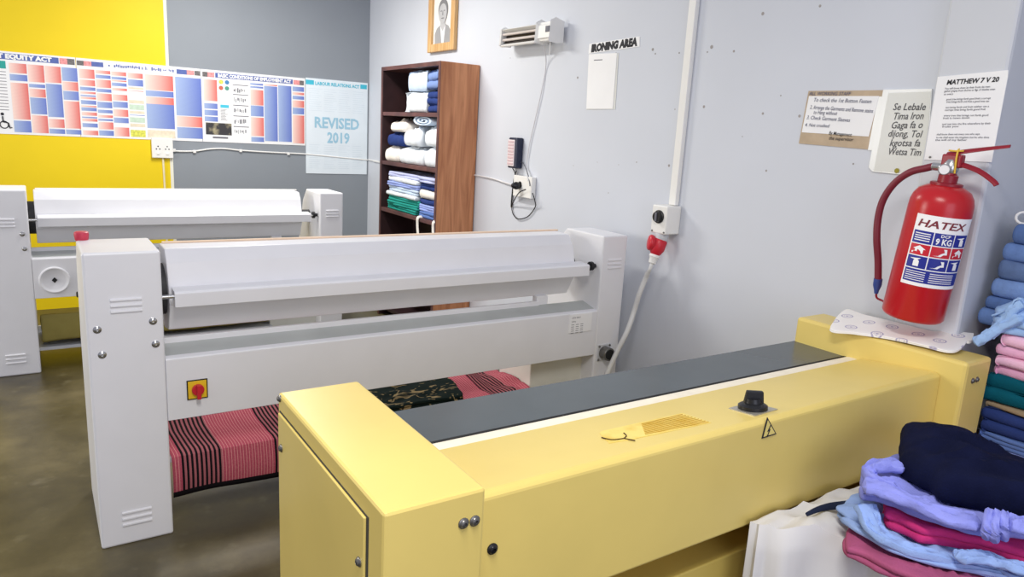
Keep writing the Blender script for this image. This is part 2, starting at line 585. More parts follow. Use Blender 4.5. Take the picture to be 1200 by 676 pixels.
def ironer(name, label, xl, xli, xri, xr, y0, strip, tray=0.265):
    """flatwork ironer: two end cabinets, roller hood with finger guard, feed beam"""
    t = thing(name, label, 'ironing machine', ((xl + xr) / 2, y0 + 0.26, 0), 'white flatwork ironers')
    prof = lambda h: [(y0, 0), (y0, h), (y0 + 0.315, h), (y0 + 0.40, h - 0.085), (y0 + 0.52, h - 0.42), (y0 + 0.52, 0)]
    hl, hr = 1.12, 1.108
    cl = obj('end_cabinet', MB().prism_x(prof(hl), xl, xli), WHITE, t, bevel=0.008)
    cr_ = obj('end_cabinet', MB().prism_x(prof(hr), xri, xr), WHITE, t, bevel=0.008)
    xm = (xl + xli) / 2
    vent(cl, xm - 0.045, xm + 0.055, 0.955, y0)
    vent(cl, xm - 0.05, xm + 0.05, 0.135, y0, dz=0.024)
    xm2 = (xri + xr) / 2
    vent(cr_, xm2 - 0.042, xm2 + 0.05, 0.985, y0)
    for (x, z) in ((xl + 0.033, 0.848), (xl + 0.043, 0.755), (xli - 0.035, 0.862), (xli - 0.03, 0.775)):
        screw(cl, x, y0, z, mt=STEEL)
    # the lip of the cover plates
    # roller hood
    yo = y0 - 2.80
    hx0, hx1 = xli + 0.035, xri - 0.10
    hood = [(3.155 + yo, 0.86), (3.15 + yo, 1.0), (3.10 + yo, 1.098), (2.965 + yo, 1.098), (2.925 + yo, 1.05), (2.902 + yo, 0.97), (2.893 + yo, 0.885), (2.948 + yo, 0.783), (3.06 + yo, 0.765)]
    h = obj('roller_hood', MB().prism_x(hood, hx0, hx1), WHITE, t, bevel=0.004)
    obj('hood_edge_strip', MB().box(hx0 + 0.01, hx1 + 0.02, 3.088 + yo, 3.106 + yo, 1.097, 1.105), strip, h, bevel=0.002)
    obj('roller', MB().cyl((xli - 0.01, 3.03 + yo, 0.93), (hx1 - 0.01, 3.03 + yo, 0.93), 0.10, 32).cyl((hx1 - 0.02, 3.05 + yo, 0.93), (xri + 0.01, 3.05 + yo, 0.93), 0.03, 20), DARK, t, smooth=True)
    # finger guard bar: bent sheet with a flat top and an apron
    bx0, bx1 = xli + 0.045, xri - 0.055
    bar = [(2.905 + yo, 0.962), (2.835 + yo, 0.956), (2.828 + yo, 0.95), (2.828 + yo, 0.898), (2.834 + yo, 0.898), (2.838 + yo, 0.946), (2.905 + yo, 0.952)]
    g = obj('finger_guard', MB().prism_x(bar, bx0, bx1), WHITE, t, bevel=0.0015)
    obj('guard_rod', MB().cyl((xli - 0.01, 2.845 + yo, 0.938), (bx0 + 0.02, 2.845 + yo, 0.938), 0.008, 12), STEEL, t, smooth=True)
    obj('guard_rod', MB().cyl((bx1 - 0.02, 2.845 + yo, 0.938), (xri + 0.01, 2.845 + yo, 0.938), 0.008, 12), STEEL, t, smooth=True)
    kn = MB().cyl((bx1 + 0.012, 2.845 + yo, 0.945), (bx1 + 0.03, 2.845 + yo, 0.945), 0.024, 18)
    kn.cyl((bx1 + 0.03, 2.845 + yo, 0.945), (bx1 + 0.05, 2.845 + yo, 0.945), 0.012, 14)
    obj('guard_knob', kn, BLACK, t, bevel=0.002)
    # feed beam and its sloping chute
    beam = [(y0, 0.468), (y0, 0.708), (y0 + 0.004, 0.712), (2.925 + yo, 0.738), (2.925 + yo, 0.47)]
    bm = obj('feed_beam', MB().prism_x(beam, xli, xri), WHITE, t, bevel=0.002)
    obj('feed_chute', MB().prism_x([(y0 + 0.012, 0.7135), (2.925 + yo, 0.7395), (2.925 + yo, 0.7375), (y0 + 0.012, 0.711)], xli + 0.004, xri - 0.004), BEDGREY, bm)
    obj('feed_rail', MB().box(xli, xri - 0.30, 2.918 + yo, 2.937 + yo, 0.66, 0.760), WHITE, t, bevel=0.002)
    obj('rail_bracket', MB().box(xri - 0.31, xri - 0.24, 2.925 + yo, 2.965 + yo, 0.66, 0.785), WHITE, t, bevel=0.003)
    obj('inner_pedestal', MB().box(xri - 0.34, xri + 0.01, y0 + 0.10, y0 + 0.40, 0.0, 0.47), WHITE2, t, bevel=0.006)
    obj('cloth_tray', MB().box(xli - 0.005, xri - 0.33, y0 + 0.07, y0 + 0.47, tray, tray + 0.02).box(xli - 0.005, xri - 0.33, y0 + 0.46, y0 + 0.475, tray, tray + 0.06), GREYMET, t, bevel=0.002)
    return t, cl, cr_, bm


near, ncl, ncr, nbm = ironer('flatwork_ironer', 'nearer white ironing machine with red isolator switch on its long beam, beside the yellow machine',
                             0.115, 0.36, 2.441, 2.608, 2.803, mat('peach felt strip', (236, 208, 180), 0.8))
# isolator switch on the beam
sw = obj('isolator_switch', MB().box(0.432, 0.498, 2.797, 2.804, 0.545, 0.614), YEL, near, bevel=0.001)
obj('switch_border', MB().box(0.428, 0.502, 2.799, 2.8035, 0.541, 0.618), BLACK, sw)
mb = MB().cyl((0.466, 2.797, 0.580), (0.466, 2.785, 0.580), 0.022, 20)
mb.box(0.459, 0.474, 2.768, 2.786, 0.548, 0.604)
obj('switch_knob', mb, RED, sw, bevel=0.002)
# rating plate
a, c = at(668, 369, y=2.802), at(692, 387, y=2.802)
pl = obj('rating_plate', MB().box(a.x, c.x, 2.799, 2.803, c.z, a.z), PAPER, near)
rows = [('230V 400V', (a.x + .012, 2.799, a.z - .022), (1, 0, 0), (0, 0, 1), 0.013, 'LEFT', 0, 0, 0), ('50Hz', (a.x + .012, 2.799, a.z - .042), (1, 0, 0), (0, 0, 1), 0.013, 'LEFT', 0, 0, 0)]
ln = lettering('lettering', rows, [INKG], pl)
mb = MB()
for i in range(5):
    for j in range(3):
        mb.box(a.x + 0.012 + j * 0.03, a.x + 0.030 + j * 0.03, 2.7984, 2.7992, a.z - 0.056 - i * 0.011, a.z - 0.0535 - i * 0.011)
obj('ruled_line', mb, INKG, pl)
# drain port on the right end cabinet
mb = MB().lathe((2.505, 2.803, 0.475), (0, -1, 0), [(0, 0.036), (0.05, 0.036), (0.052, 0.034), (0.052, 0.027), (0.03, 0.026)], 24)
po = obj('cable_port', mb, STEELD, near, smooth=True)
obj('port_cap', MB().cyl((2.505, 2.772, 0.475), (2.505, 2.748, 0.475), 0.028, 20), RUBBER, po, bevel=0.003)
obj('port_flange', MB().box(2.462, 2.548, 2.797, 2.804, 0.43, 0.52), GREYMET, po, bevel=0.002)
for x, z in ((2.469, 0.512), (2.541, 0.512), (2.469, 0.438)):
    screw(po, x, 2.798, z, 0.005)
# lock and scrapes on the far left side of the near cabinet
p = at(91, 345, x=0.115)
obj('door_lock', MB().lathe((0.116, p.y, p.z), (-1, 0, 0), [(0, 0.012), (0.004, 0.012), (0.006, 0.008)], 14), BLACK, ncl, smooth=True)
# red mushroom push button on the back edge of the cabinet top
mb = MB().lathe((0.134, 3.110, 1.116), (0, 0, 1), [(0, 0.020), (0.006, 0.023), (0.024, 0.025), (0.032, 0.024), (0.035, 0.019)], 20)
obj('stop_button', mb, mat('rose red plastic', (206, 62, 84), 0.4), near, smooth=True)

far, fcl, fcr, fbm = ironer('flatwork_ironer', 'farther white ironing machine standing before the yellow wall, round dish on its beam',
                            -0.288, -0.045, 1.704, 1.876, 5.06, PWHITE, 0.12)
p = at(64, 328, y=5.06)
mb = MB().lathe((p.x, 5.061, p.z), (0, -1, 0), [(0, 0.082), (0.010, 0.080), (0.012, 0.074), (0.008, 0.066), (0.003, 0.058), (0.003, 0.002)], 32)
ds = obj('round_dish', mb, WHITE, fbm, smooth=True)
mb = MB()
mb.add([(p.x - .015, 5.054, p.z), (p.x, 5.054, p.z - .018), (p.x + .015, 5.054, p.z), (p.x, 5.054, p.z + .018), (p.x, 5.060, p.z)], [(0, 1, 2, 3), (0, 4, 1), (1, 4, 2), (2, 4, 3), (3, 4, 0)])
obj('square_spindle', mb, BLACK, ds)

# ================================================================== YELLOW IRONER
yx0, yx1, yx2, yx3 = 0.462, 0.668, 2.50, 2.672
yi = thing('roller_ironer', 'cream yellow roller ironing machine with black control knob in the foreground', 'ironing machine', (1.57, 1.35, 0))
cab = lambda a, b_: MB().prism_x([(1.04, 0), (1.04, 0.95), (1.685, 0.95), (1.685, 0)], a, b_)
yl = obj('end_cabinet', cab(yx0, yx1), CREAM, yi, bevel=0.007)
yr = obj('end_cabinet', MB().prism_x([(1.03, 0), (1.03, 0.952), (1.672, 0.952), (1.672, 0)], yx2, yx3), CREAM, yi, bevel=0.012)
# side door on the left cabinet
sd = obj('side_door', MB().box(yx0 - 0.006, yx0 + 0.002, 1.115, 1.665, 0.03, 0.905), CREAM, yl, bevel=0.002)
obj('door_gap', MB().box(yx0 - 0.0015, yx0 + 0.002, 1.106, 1.668, 0.02, 0.909), DARK, yl)
for (u, v) in ((329.8, 525), (421, 658)):
    p = at(u, v, x=yx0 - 0.006)
    screw(yl, yx0 - 0.006, p.y, p.z, 0.008, (-1, 0, 0))
p = at(328, 467, x=yx0)
screw(yl, yx0, p.y, p.z, 0.007, (-1, 0, 0))
for (u, v) in ((543, 613), (556, 610)):
    p = at(u, v, y=1.04)
    screw(yl, p.x, 1.04, p.z, 0.009)
for (u, v) in ((1139.5, 446), (1144.5, 444.5)):
    p = at(u, v, y=1.03)
    screw(yr, p.x, 1.03, p.z, 0.008)
# front body: sheet box with a top that falls away towards the roller
body = obj('front_body', MB().prism_x([(1.10, 0.593), (1.105, 0.885), (1.118, 0.895), (1.39, 0.863), (1.39, 0.593)], yx1, yx2), CREAM, yi, bevel=0.006)
for (u, v) in ((577, 643), (1099, 479)):
    p = at(u, v, y=1.102)
    screw(body, p.x, 1.102, p.z, 0.010, mt=BLACK)
obj('roller', MB().cyl((yx1 - 0.005, 1.415, 0.728), (yx2 + 0.005, 1.415, 0.728), 0.128, 48), PAD, yi, smooth=True)
tp = obj('table_top', MB().box(yx1 - 0.004, yx2 + 0.004, 1.455, 1.672, 0.838, 0.852), SLATE, yi, bevel=0.002)
obj('edge_strip', MB().box(yx1 - 0.004, yx2 + 0.004, 1.443, 1.4548, 0.836, 0.853), RUBBER, tp)
obj('base', MB().box(yx1, yx2, 1.30, 1.60, 0.0, 0.60).prism_x([(1.15, 0.0), (1.15, 0.475), (1.30, 0.475), (1.30, 0.0)], yx1, yx2), CREAMD, yi, bevel=0.004)
obj('back_panel', MB().box(yx1 - 0.004, yx2 + 0.004, 1.63, 1.65, 0.0, 0.838), CREAMD, yi)
# control knob on its plate (top of the body slopes by 0.032 over 0.272)
sl = -0.032 / 0.272
topz = lambda y: 0.895 + (y - 1.118) * sl
kc = Vector((1.60, 1.185, topz(1.185)))
pc = [at(u, v, z=topz(1.18)) for (u, v) in ((854, 477), (884, 490), (911, 482), (879, 470))]
for q in pc:
    q.z = topz(q.y) + 0.003
ctr = sum(pc, Vector()) / 4
nrm_top = Vector((0, -sl, 1)).normalized()
kp = obj('control_plate', MB().poly_flat(pc, nrm_top, 0.004), mat('brushed plate', (176, 172, 160), 0.35, metal=0.5), body)
mb = MB().lathe(ctr, nrm_top, [(0, 0.040), (0.010, 0.040), (0.014, 0.034), (0.018, 0.024), (0.030, 0.022), (0.030, 0.005)], 28)
kn = obj('control_knob', mb, BLACK, body, smooth=True)
mb = MB()
o = ctr
ga, gb = Vector((0.83, -0.55, 0)), Vector((0.55, 0.83, 0))
pts = []
for sx_, sy_ in ((-1, -1), (1, -1), (1, 1), (-1, 1)):
    pts.append(o + ga * 0.028 * sx_ + gb * 0.0085 * sy_ + Vector((0, 0, 0.012)))
for sx_, sy_ in ((-1, -1), (1, -1), (1, 1), (-1, 1)):
    pts.append(o + ga * 0.023 * sx_ + gb * 0.007 * sy_ + Vector((0, 0, 0.052)))
mb.add(pts, [(3, 2, 1, 0), (4, 5, 6, 7), (0, 1, 5, 4), (1, 2, 6, 5), (2, 3, 7, 6), (3, 0, 4, 7)])
obj('knob_grip', mb, BLACK, kn, bevel=0.003)
# warning triangle
tri = [at(u, v, y=1.102) for (u, v) in ((899.5, 489), (893, 514), (910, 508.5))]
for q in tri:
    q.y = 1.1035
cen = sum(tri, Vector()) / 3
w = obj('warning_triangle', MB().poly_flat([q + Vector((0, -0.0015, 0)) for q in tri], (0, -1, 0), 0.002), INK, body)
inn = [cen + (q - cen) * 0.78 + Vector((0, -0.0025, 0)) for q in tri]
obj('triangle_field', MB().poly_flat(inn, (0, -1, 0), 0.001), mat('warning yellow', (228, 208, 120), 0.5), w)
bz = [(0.002, 0.016), (-0.007, -0.002), (-0.001, -0.001), (-0.005, -0.013), (-0.007, -0.011), (-0.005, -0.019), (0.0, -0.013), (-0.002, -0.013), (0.005, 0.004), (-0.001, 0.003), (0.006, 0.015)]
obj('lightning_bolt', MB().poly_flat([cen + Vector((x, -0.0035, z - 0.001)) for x, z in bz], (0, -1, 0), 0.0008), INK, w)
# worn yellow instruction sticker
sp_ = [at(u, v, z=0.885) for (u, v) in ((703, 505), (714, 520), (740, 516), (833, 497), (800, 481), (705, 502))]
for q in sp_:
    q.z = topz(q.y) + 0.0012
st = obj('instruction_sticker', MB().poly_flat(sp_, nrm_top, 0.001), mat('faded yellow sticker', (238, 214, 118), 0.5, c2=(224, 190, 80), scale=18), body)
mb = MB()
for i in range(9):
    fr = i / 8
    a0 = at(752 + fr * 6 - 2 * fr, 495 + fr * 15, z=0.885)
    b0 = at(800 + fr * 30, 483.5 + fr * 13, z=0.885)
    for q in (a0, b0):
        q.z = topz(q.y) + 0.002
    mb.tube([a0, b0], 0.0011, 4, 1)
obj('printed_line', mb, mat('ochre ink', (190, 150, 50), 0.7), st)
mb = MB()
for path in (((705, 512), (717, 516), (731, 515)), ((731, 515), (734, 511), (731, 507)), ((731, 515), (744, 519))):
    pp = [at(u, v, z=0.885) for u, v in path]
    for q in pp:
        q.z = topz(q.y) + 0.0022
    mb.tube(pp, 0.0016, 5, 4)
obj('ink_scrawl', mb, mat('brown scorch', (74, 52, 20), 0.8), st)

# ================================================================== BOOKCASE
BX0, BX1, BY0, BY1, BZ = 2.43, 2.745, 4.655, 5.690, 2.068
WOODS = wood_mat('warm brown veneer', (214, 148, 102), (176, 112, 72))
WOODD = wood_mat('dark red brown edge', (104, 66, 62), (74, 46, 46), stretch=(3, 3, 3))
WOODI = wood_mat('dark brown inside', (62, 40, 42), (44, 28, 30), stretch=(2, 2, 2))  # darker brown for the back, far side and low shelves
bc = thing('bookcase', 'tall brown wooden shelf unit of folded linen against the wall', 'bookcase', ((BX0 + BX1) / 2, (BY0 + BY1) / 2, 0))
T = 0.03
obj('side_panel', MB().box(BX0, BX1, BY0, BY0 + T, 0, BZ), WOODS, bc, bevel=0.003)
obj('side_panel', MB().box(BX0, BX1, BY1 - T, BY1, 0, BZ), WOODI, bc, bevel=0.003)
obj('edge_band', MB().box(BX0 - 0.004, BX0, BY0, BY0 + T, 0, BZ).box(BX0 - 0.004, BX0, BY1 - T, BY1, 0, BZ), WOODD, bc, bevel=0.001)
obj('top_panel', MB().box(BX0 - 0.004, BX1, BY0 + T, BY1 - T, BZ - T, BZ), WOODD, bc, bevel=0.002)
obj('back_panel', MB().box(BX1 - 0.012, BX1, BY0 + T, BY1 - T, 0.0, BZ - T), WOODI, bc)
SHZ = (1.715, 1.322, 0.935, 0.50, 0.10)
for z in SHZ:
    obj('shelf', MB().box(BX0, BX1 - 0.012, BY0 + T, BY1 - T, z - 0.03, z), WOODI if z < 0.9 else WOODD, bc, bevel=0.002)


# ================================================================== FOLDED CLOTH
def cloth_mat(name, c, var=0.10, scale=14):
    return mat('cloth ' + name, c, 0.92, var=var, scale=scale, bump=0.25, bscale=220, spec=0.08)


def slab(outline, z0, T, layers=2, wr=0.004, seed=0, rim=0.5, wdir=(1.0, 0.35), wscale=9.0, dome=0.0, rings=9, side=9, tilt=(0, 0, 0, 0), stag=0.0, k=6, amp=.013):
    """a folded garment: rounded outline, its edge showing one bulge per fold, creased top.
    tilt = (x0, y0, dz/dx, dz/dy) leans the garment."""
    pts = spline([Vector((p[0], p[1], 0)) for p in outline], k, closed=True)
    ar = sum(pts[i].x * pts[(i + 1) % len(pts)].y - pts[(i + 1) % len(pts)].x * pts[i].y for i in range(len(pts)))
    if ar < 0:
        pts = pts[::-1]
    n = len(pts)
    c = sum(pts, Vector()) / n
    nr = []
    for i in range(n):
        d = pts[(i + 1) % n] - pts[i - 1]
        nr.append(Vector((d.y, -d.x, 0)).normalized())
    lt = T / layers
    vs = []

    def nz(x, y, z, s):
        return noise.noise(Vector((x * s + seed * 3.1, y * s, z * s + seed)))
    tx, ty, tdx, tdy = tilt

    def put(p, z):
        vs.append(Vector((p.x, p.y, z + (p.x - tx) * tdx + (p.y - ty) * tdy)))
    rows = 0
    prof = []
    for k in range(layers):
        for j in range(side):
            a = -PI / 2 + PI * (j + 0.5) / side
            prof.append((k, lt * (k + 0.5 + 0.5 * math.sin(a)), math.cos(a)))
    rs = random.Random(seed)
    st_ = [rs.uniform(0, stag) for _ in range(layers)]
    for k, h, b_ in prof:
        inset = min(rim * lt, .032) * (1 - b_ ** 0.7) + st_[k]
        for i in range(n):
            off = nz(pts[i].x, pts[i].y, k * 1.7, 7.0) * min(lt * 0.55, amp) + nz(pts[i].x, pts[i].y, k * 2.3, 26.0) * wr * 0.9
            wav = nz(pts[i].x, pts[i].y, k * 0.7, 4.0) * min(lt * 0.28, amp) * (1 if 0 < k or h > lt * .2 else 0)
            q = pts[i] - nr[i] * inset + nr[i] * off
            put(q, z0 + h + wav)
        rows += 1
    wx_, wy_ = wdir
    last = prof[-1]
    for r in range(1, rings + 1):
        f = r / rings
        for i in range(n):
            q0 = pts[i] - nr[i] * (min(rim * lt, .032) + st_[-1])
            q = q0.lerp(c, f * 0.96)
            uu = q.x * wx_ + q.y * wy_
            vv = -q.x * wy_ + q.y * wx_
            w1 = nz(uu * 0.35, vv * 1.6, 0, wscale) + .35 * nz(uu, vv, 5, wscale * .6)
            ridge = (1 - min(1, abs(w1) * 3.2)) ** 1.5 * wr * 1.5 + nz(uu * 0.4, vv * 2.0, 1, wscale * .6) * wr * 1.6 + nz(q.x, q.y, 3, wscale * 2.3) * wr * .7
            fall = min(1, f * 3)
            put(q, z0 + T + ridge * fall + dome * T * math.sin(min(1, f * 1.4) * PI / 2))
        rows += 1
    fs = [(r * n + i, r * n + (i + 1) % n, (r + 1) * n + (i + 1) % n, (r + 1) * n + i) for r in range(rows - 1) for i in range(n)]
    fs.append(tuple(range(n))[::-1])
    fs.append(tuple(range((rows - 1) * n, rows * n)))
    return MB().add(vs, fs)


def rect(cx, cy_, lx, ly, rot=0.0, jit=0.0, k=0.86):
    """rounded rectangle outline"""
    out = []
    for sx_, sy_ in ((1, -k), (1, 0), (1, k), (k, 1), (0, 1), (-k, 1), (-1, k), (-1, 0), (-1, -k), (-k, -1), (0, -1), (k, -1)):
        x = sx_ * lx / 2 + random.uniform(-jit, jit)
        y = sy_ * ly / 2 + random.uniform(-jit, jit)
        out.append((cx + x * math.cos(rot) - y * math.sin(rot), cy_ + x * math.sin(rot) + y * math.cos(rot)))
    return out


def garment(name, label, cat, mb, mt, group=None):
    return tag(obj(name, mb, mt, smooth=True), label, cat, group)


def rolled(name, label, cat, x0, x1, yc, zc, ry, rz, mt, group=None, seed=0, turns=2.4):
    """towel rolled up: a spiral strip of cloth running from front to back of the shelf"""
    mb = MB()
    N, M_ = 90, 9
    vs = []
    th = 0.20
    for j in range(M_):
        fx = j / (M_ - 1)
        end = 1 - 0.10 * (abs(fx - 0.5) * 2) ** 6
        for i in range(N):
            t = i / (N - 1)
            a = t * turns * 2 * PI + seed
            r = (0.16 + 0.84 * t) * end
            w_ = 1 + 0.07 * noise.noise(Vector((fx * 5 + seed, a, seed)))
            vs.append((x0 + (x1 - x0) * fx + 0.008 * noise.noise(Vector((a * .7, seed, fx))), yc + math.cos(a) * r * ry * w_, zc + math.sin(a) * r * rz * w_))
        for i in range(N):
            t = i / (N - 1)
            a = t * turns * 2 * PI + seed
            r = (0.16 + 0.84 * t - th) * end
            w_ = 1 + 0.05 * noise.noise(Vector((fx * 5 + seed, a, seed)))
            vs.append((x0 + (x1 - x0) * fx, yc + math.cos(a) * max(r, 0.02) * ry * w_, zc + math.sin(a) * max(r, 0.02) * rz * w_))
    R_ = 2 * N
    fs = []
    for j in range(M_ - 1):
        for i in range(N - 1):
            fs.append((j * R_ + i, (j + 1) * R_ + i, (j + 1) * R_ + i + 1, j * R_ + i + 1))
            fs.append((j * R_ + N + i, j * R_ + N + i + 1, (j + 1) * R_ + N + i + 1, (j + 1) * R_ + N + i))
        fs.append((j * R_ + N - 1, (j + 1) * R_ + N - 1, (j + 1) * R_ + R_ - 1, j * R_ + R_ - 1))
    for j in (0, M_ - 1):
        for i in range(N - 1):
            q = (j * R_ + i, j * R_ + i + 1, j * R_ + N + i + 1, j * R_ + N + i)
            fs.append(q if j == 0 else q[::-1])
    mb.add(vs, fs)
    return garment(name, label, cat, mb, mt, group)


C_PALE = cloth_mat('pale blue', (196, 212, 232))
C_ICE = cloth_mat('ice white', (226, 232, 238))
C_DEN = cloth_mat('mid blue', (96, 122, 180))
C_NAVY = cloth_mat('navy', (20, 25, 56))
C_NAVY2 = cloth_mat('royal navy', (46, 62, 116))
C_GREEN = cloth_mat('jade green', (44, 148, 136))
C_CREAMC = cloth_mat('off white', (236, 230, 222))
C_LILACB = cloth_mat('lilac blue', (150, 166, 222))

# top shelf
z = SHZ[0]
yy = lambda u, v: at(u, v, x=BX0 + 0.03).y
G1_ = 'towels on the top shelf'
garment('folded_towel', 'white folded towel on the top bookcase shelf, below a pale blue one', 'towel', slab(rect(2.575, 5.075, 0.25, 0.33, 0, .008), z + .002, 0.140, 1, .006, 1, dome=.08, rim=.55), C_ICE, G1_)
garment('folded_towel', 'pale blue folded towel topmost at left on the top bookcase shelf', 'towel', slab(rect(2.575, 5.065, 0.25, 0.31, 0, .008), z + .156, 0.14, 1, .006, 2, dome=.08, rim=.55), C_PALE, G1_)
garment('folded_towel', 'navy blue folded towel at the lower right of the top bookcase shelf', 'towel', slab(rect(2.565, 4.795, 0.25, 0.18, 0, .008), z + .002, 0.15, 3, .008, 3), C_NAVY2, G1_)
garment('folded_towel', 'grey blue crumpled towel above the navy one on the top bookcase shelf', 'towel', slab(rect(2.565, 4.795, 0.24, 0.18, 0, .012), z + .166, 0.125, 2, .008, 4, dome=.1), cloth_mat('slate blue', (118, 140, 190)), G1_)
# middle shelf, bundled towels and one roll
z = SHZ[1]
G2_ = 'bundled towels on the middle shelf'
spec = [('white bundled towel at the lower left corner of the middle bookcase shelf', 5.515, 0.002, 0.22, 0.115, C_CREAMC),
        ('white bundled towel at the bottom centre of the middle bookcase shelf', 5.16, 0.002, 0.42, 0.125, C_ICE),
        ('white bundled towel at the lower right of the middle bookcase shelf', 4.81, 0.002, 0.22, 0.135, C_ICE),
        ('dark blue bundled towel at the left of the middle bookcase shelf', 5.46, 0.128, 0.27, 0.10, C_NAVY2),
        ('white bundled towel in the middle row centre of the middle bookcase shelf', 5.14, 0.142, 0.30, 0.125, C_ICE),
        ('white bundled towel in the middle row at right of the middle bookcase shelf', 4.825, 0.152, 0.25, 0.13, C_ICE),
        ('off white bundled towel on the dark blue one on the middle bookcase shelf', 5.40, 0.240, 0.30, 0.085, C_CREAMC)]
for i, (lb, yc, dz, w_, t_, mt) in enumerate(spec):
    garment('bundled_towel', lb, 'towel', slab(rect(2.56 + .008 * (i % 2), yc, .25, w_, 0, .008, .72), z + dz, t_ * .88, 1, .014, 50 + i, rim=.9, dome=.14, wscale=14), mt, G2_)
rolled('bundled_towel', 'pale grey blue rolled towel topmost on the middle bookcase shelf with its spiral end showing', 'towel', BX0 + .02, BX1 - .03, 4.95, z + .335, .20, .045, C_PALE, G2_, 5.1)
# third shelf: folded shirts
z = SHZ[2] + 0.001
cols = [('jade green folded sheet, lowest in its stack on the third bookcase shelf', C_GREEN, .036, 2), ('jade green folded sheet, second from the bottom of its stack on the third shelf', C_GREEN, .036, 2),
        ('jade green folded sheet, under the pale shirts in the third shelf stack', C_GREEN, .036, 2), ('white folded shirt just above the green sheets on the third shelf', C_ICE, .035, 1),
        ('pale blue folded shirt second above the green sheets on the third shelf', C_PALE, .042, 2), ('lilac folded shirt third above the green sheets on the third shelf', C_LILACB, .034, 2),
        ('ice white folded shirt second from the top of the third shelf stack', C_ICE, .036, 1), ('pale lilac folded shirt topmost in the third shelf stack', cloth_mat('pale lilac', (186, 192, 228)), .04, 2)]
zz = z
for i, (lb, mt, t_, l_) in enumerate(cols):
    garment('folded_shirt', lb, 'folded linen', slab(rect(2.575 + random.uniform(-.008, .008), 5.30 + random.uniform(-.02, .02), 0.25, 0.56, random.uniform(-.03, .03), .006), zz, t_, l_, .003, 10 + i), mt, 'folded linen on the third shelf')
    zz += t_ + 0.002
zz = z
cols = [('blue folded shirt lowest at the right of the third bookcase shelf', C_DEN, .05, 2), ('pale blue folded shirt second from bottom at right of the third shelf', C_LILACB, .05, 3), ('navy folded shirt under the white bundle at right of the third shelf', C_NAVY2, .04, 1),
        ('off white bundled cloth at right of the third bookcase shelf', C_CREAMC, .065, 1), ('navy folded shirt above the off white bundle on the third shelf', C_NAVY2, .05, 2), ('pale lilac folded shirt topmost at right of the third shelf', MATS['cloth pale lilac'], .045, 2)]
for i, (lb, mt, t_, l_) in enumerate(cols):
    garment('folded_shirt', lb, 'folded linen', slab(rect(2.575 + random.uniform(-.01, .01), 4.845 + random.uniform(-.008, .008), 0.25, 0.29, random.uniform(-.04, .04), .006), zz, t_, l_, .004, 30 + i), mt, 'folded linen on the third shelf')
    zz += t_ + 0.002
# apron tapes hanging from the third shelf
for (u, lb, k) in ((489.5, 'left of two white apron tapes hanging below the third bookcase shelf', 0), (508, 'right of two white apron tapes hanging below the third bookcase shelf', 1)):
    p = at(u, 262, x=BX0 - 0.012)
    mb = MB().tube([(BX0 + 0.06, p.y, SHZ[2] + 0.003), (BX0 - 0.008, p.y, SHZ[2] + 0.004), (BX0 - 0.013, p.y + .004, .88), (BX0 - 0.010, p.y - .012, .75), (BX0 - 0.012, p.y + .012, .60), (BX0 - .01, p.y - .02, .42)], 0.011, 6, 5, flat=0.25)
    tag(obj('apron_tape', mb, C_CREAMC, smooth=True), lb, 'tape', 'apron tapes')

# ================================================================== BACK WALL POSTERS
PR = print_mat('print red', (250, 222, 210), (226, 106, 98))
PB = print_mat('print blue', (166, 186, 222), (104, 124, 200))
PBD = mat('banner blue', (86, 104, 168), 0.4, var=0.1, scale=30)
PTEAL = mat('print teal', (40, 160, 150), 0.4)
PCY = mat('print cyan', (70, 190, 214), 0.4)
PCYP = mat('print pale cyan', (228, 237, 243), 0.4, var=0.03)
PYELP = mat('print yellow green', (214, 214, 90), 0.4, var=0.3, scale=60)
PBEI = mat('print beige', (226, 214, 190), 0.4, var=0.1, scale=40)
PGRN = mat('print pale green', (196, 216, 196), 0.4, var=0.1, scale=40)
PDARK = mat('print dark photo', (60, 58, 60), 0.4, c2=(170, 160, 130), scale=16, c2pos=(.5, .72))
PGREY = mat('print grey emblem', (110, 106, 106), 0.4, var=0.4, scale=90)
PFLAG = mat('print pink flag', (230, 150, 150), 0.4, var=0.3, scale=60)
LAM = mat('laminated white', (238, 238, 238), 0.3, var=0.01)
YP = YB - 0.004


def px(u, v=115):
    return at(u, v, y=YP).x


def poster(name, label, x0, x1, z0, z1):
    t = thing(name, label, 'poster', ((x0 + x1) / 2, YP, z0), 'employment law posters')
    obj('sheet', MB().box(x0, x1, YP, YB - 0.0005, z0, z1), LAM, t)
    return t


def printing(t, S_):
    """all printed blocks of one sheet: one printed layer, an ink per slot"""
    mb, mats_ = MB(), []
    for k, v in S_.items():
        mats_.append(inks[k][1])
        for (x0, x1, z0, z1) in v:
            mb.add([(x0, YP - 0.0008, z0), (x1, YP - 0.0008, z0), (x1, YP - 0.0008, z1), (x0, YP - 0.0008, z1)], [(0, 1, 2, 3)], len(mats_) - 1)
    return obj('printed_layout', mb, mats_, t, uvs=lambda v, pi, li: ((0, 0), (1, 0), (1, 1), (0, 1))[li])


def column(store, x0, x1, zt, zb, spec):
    for k, a, b_ in spec:
        store.setdefault(k, []).append((x0, x1, zt - (zt - zb) * b_, zt - (zt - zb) * a))


Z1, Z0 = 1.985, 1.383
zt, zb = 1.905, 1.40
P1 = (-0.56, 0.332)
P2 = (0.336, 1.236)
P3 = (1.24, 2.128)
inks = {'R': ('red_text_block', PR), 'B': ('blue_text_block', PB), 'Y': ('yellow_text_block', PYELP), 'E': ('beige_text_block', PBEI), 'G': ('green_text_block', PGRN), 'T': ('teal_block', PTEAL), 'C': ('cyan_block', PCY), 'D': ('photo_block', PDARK)}

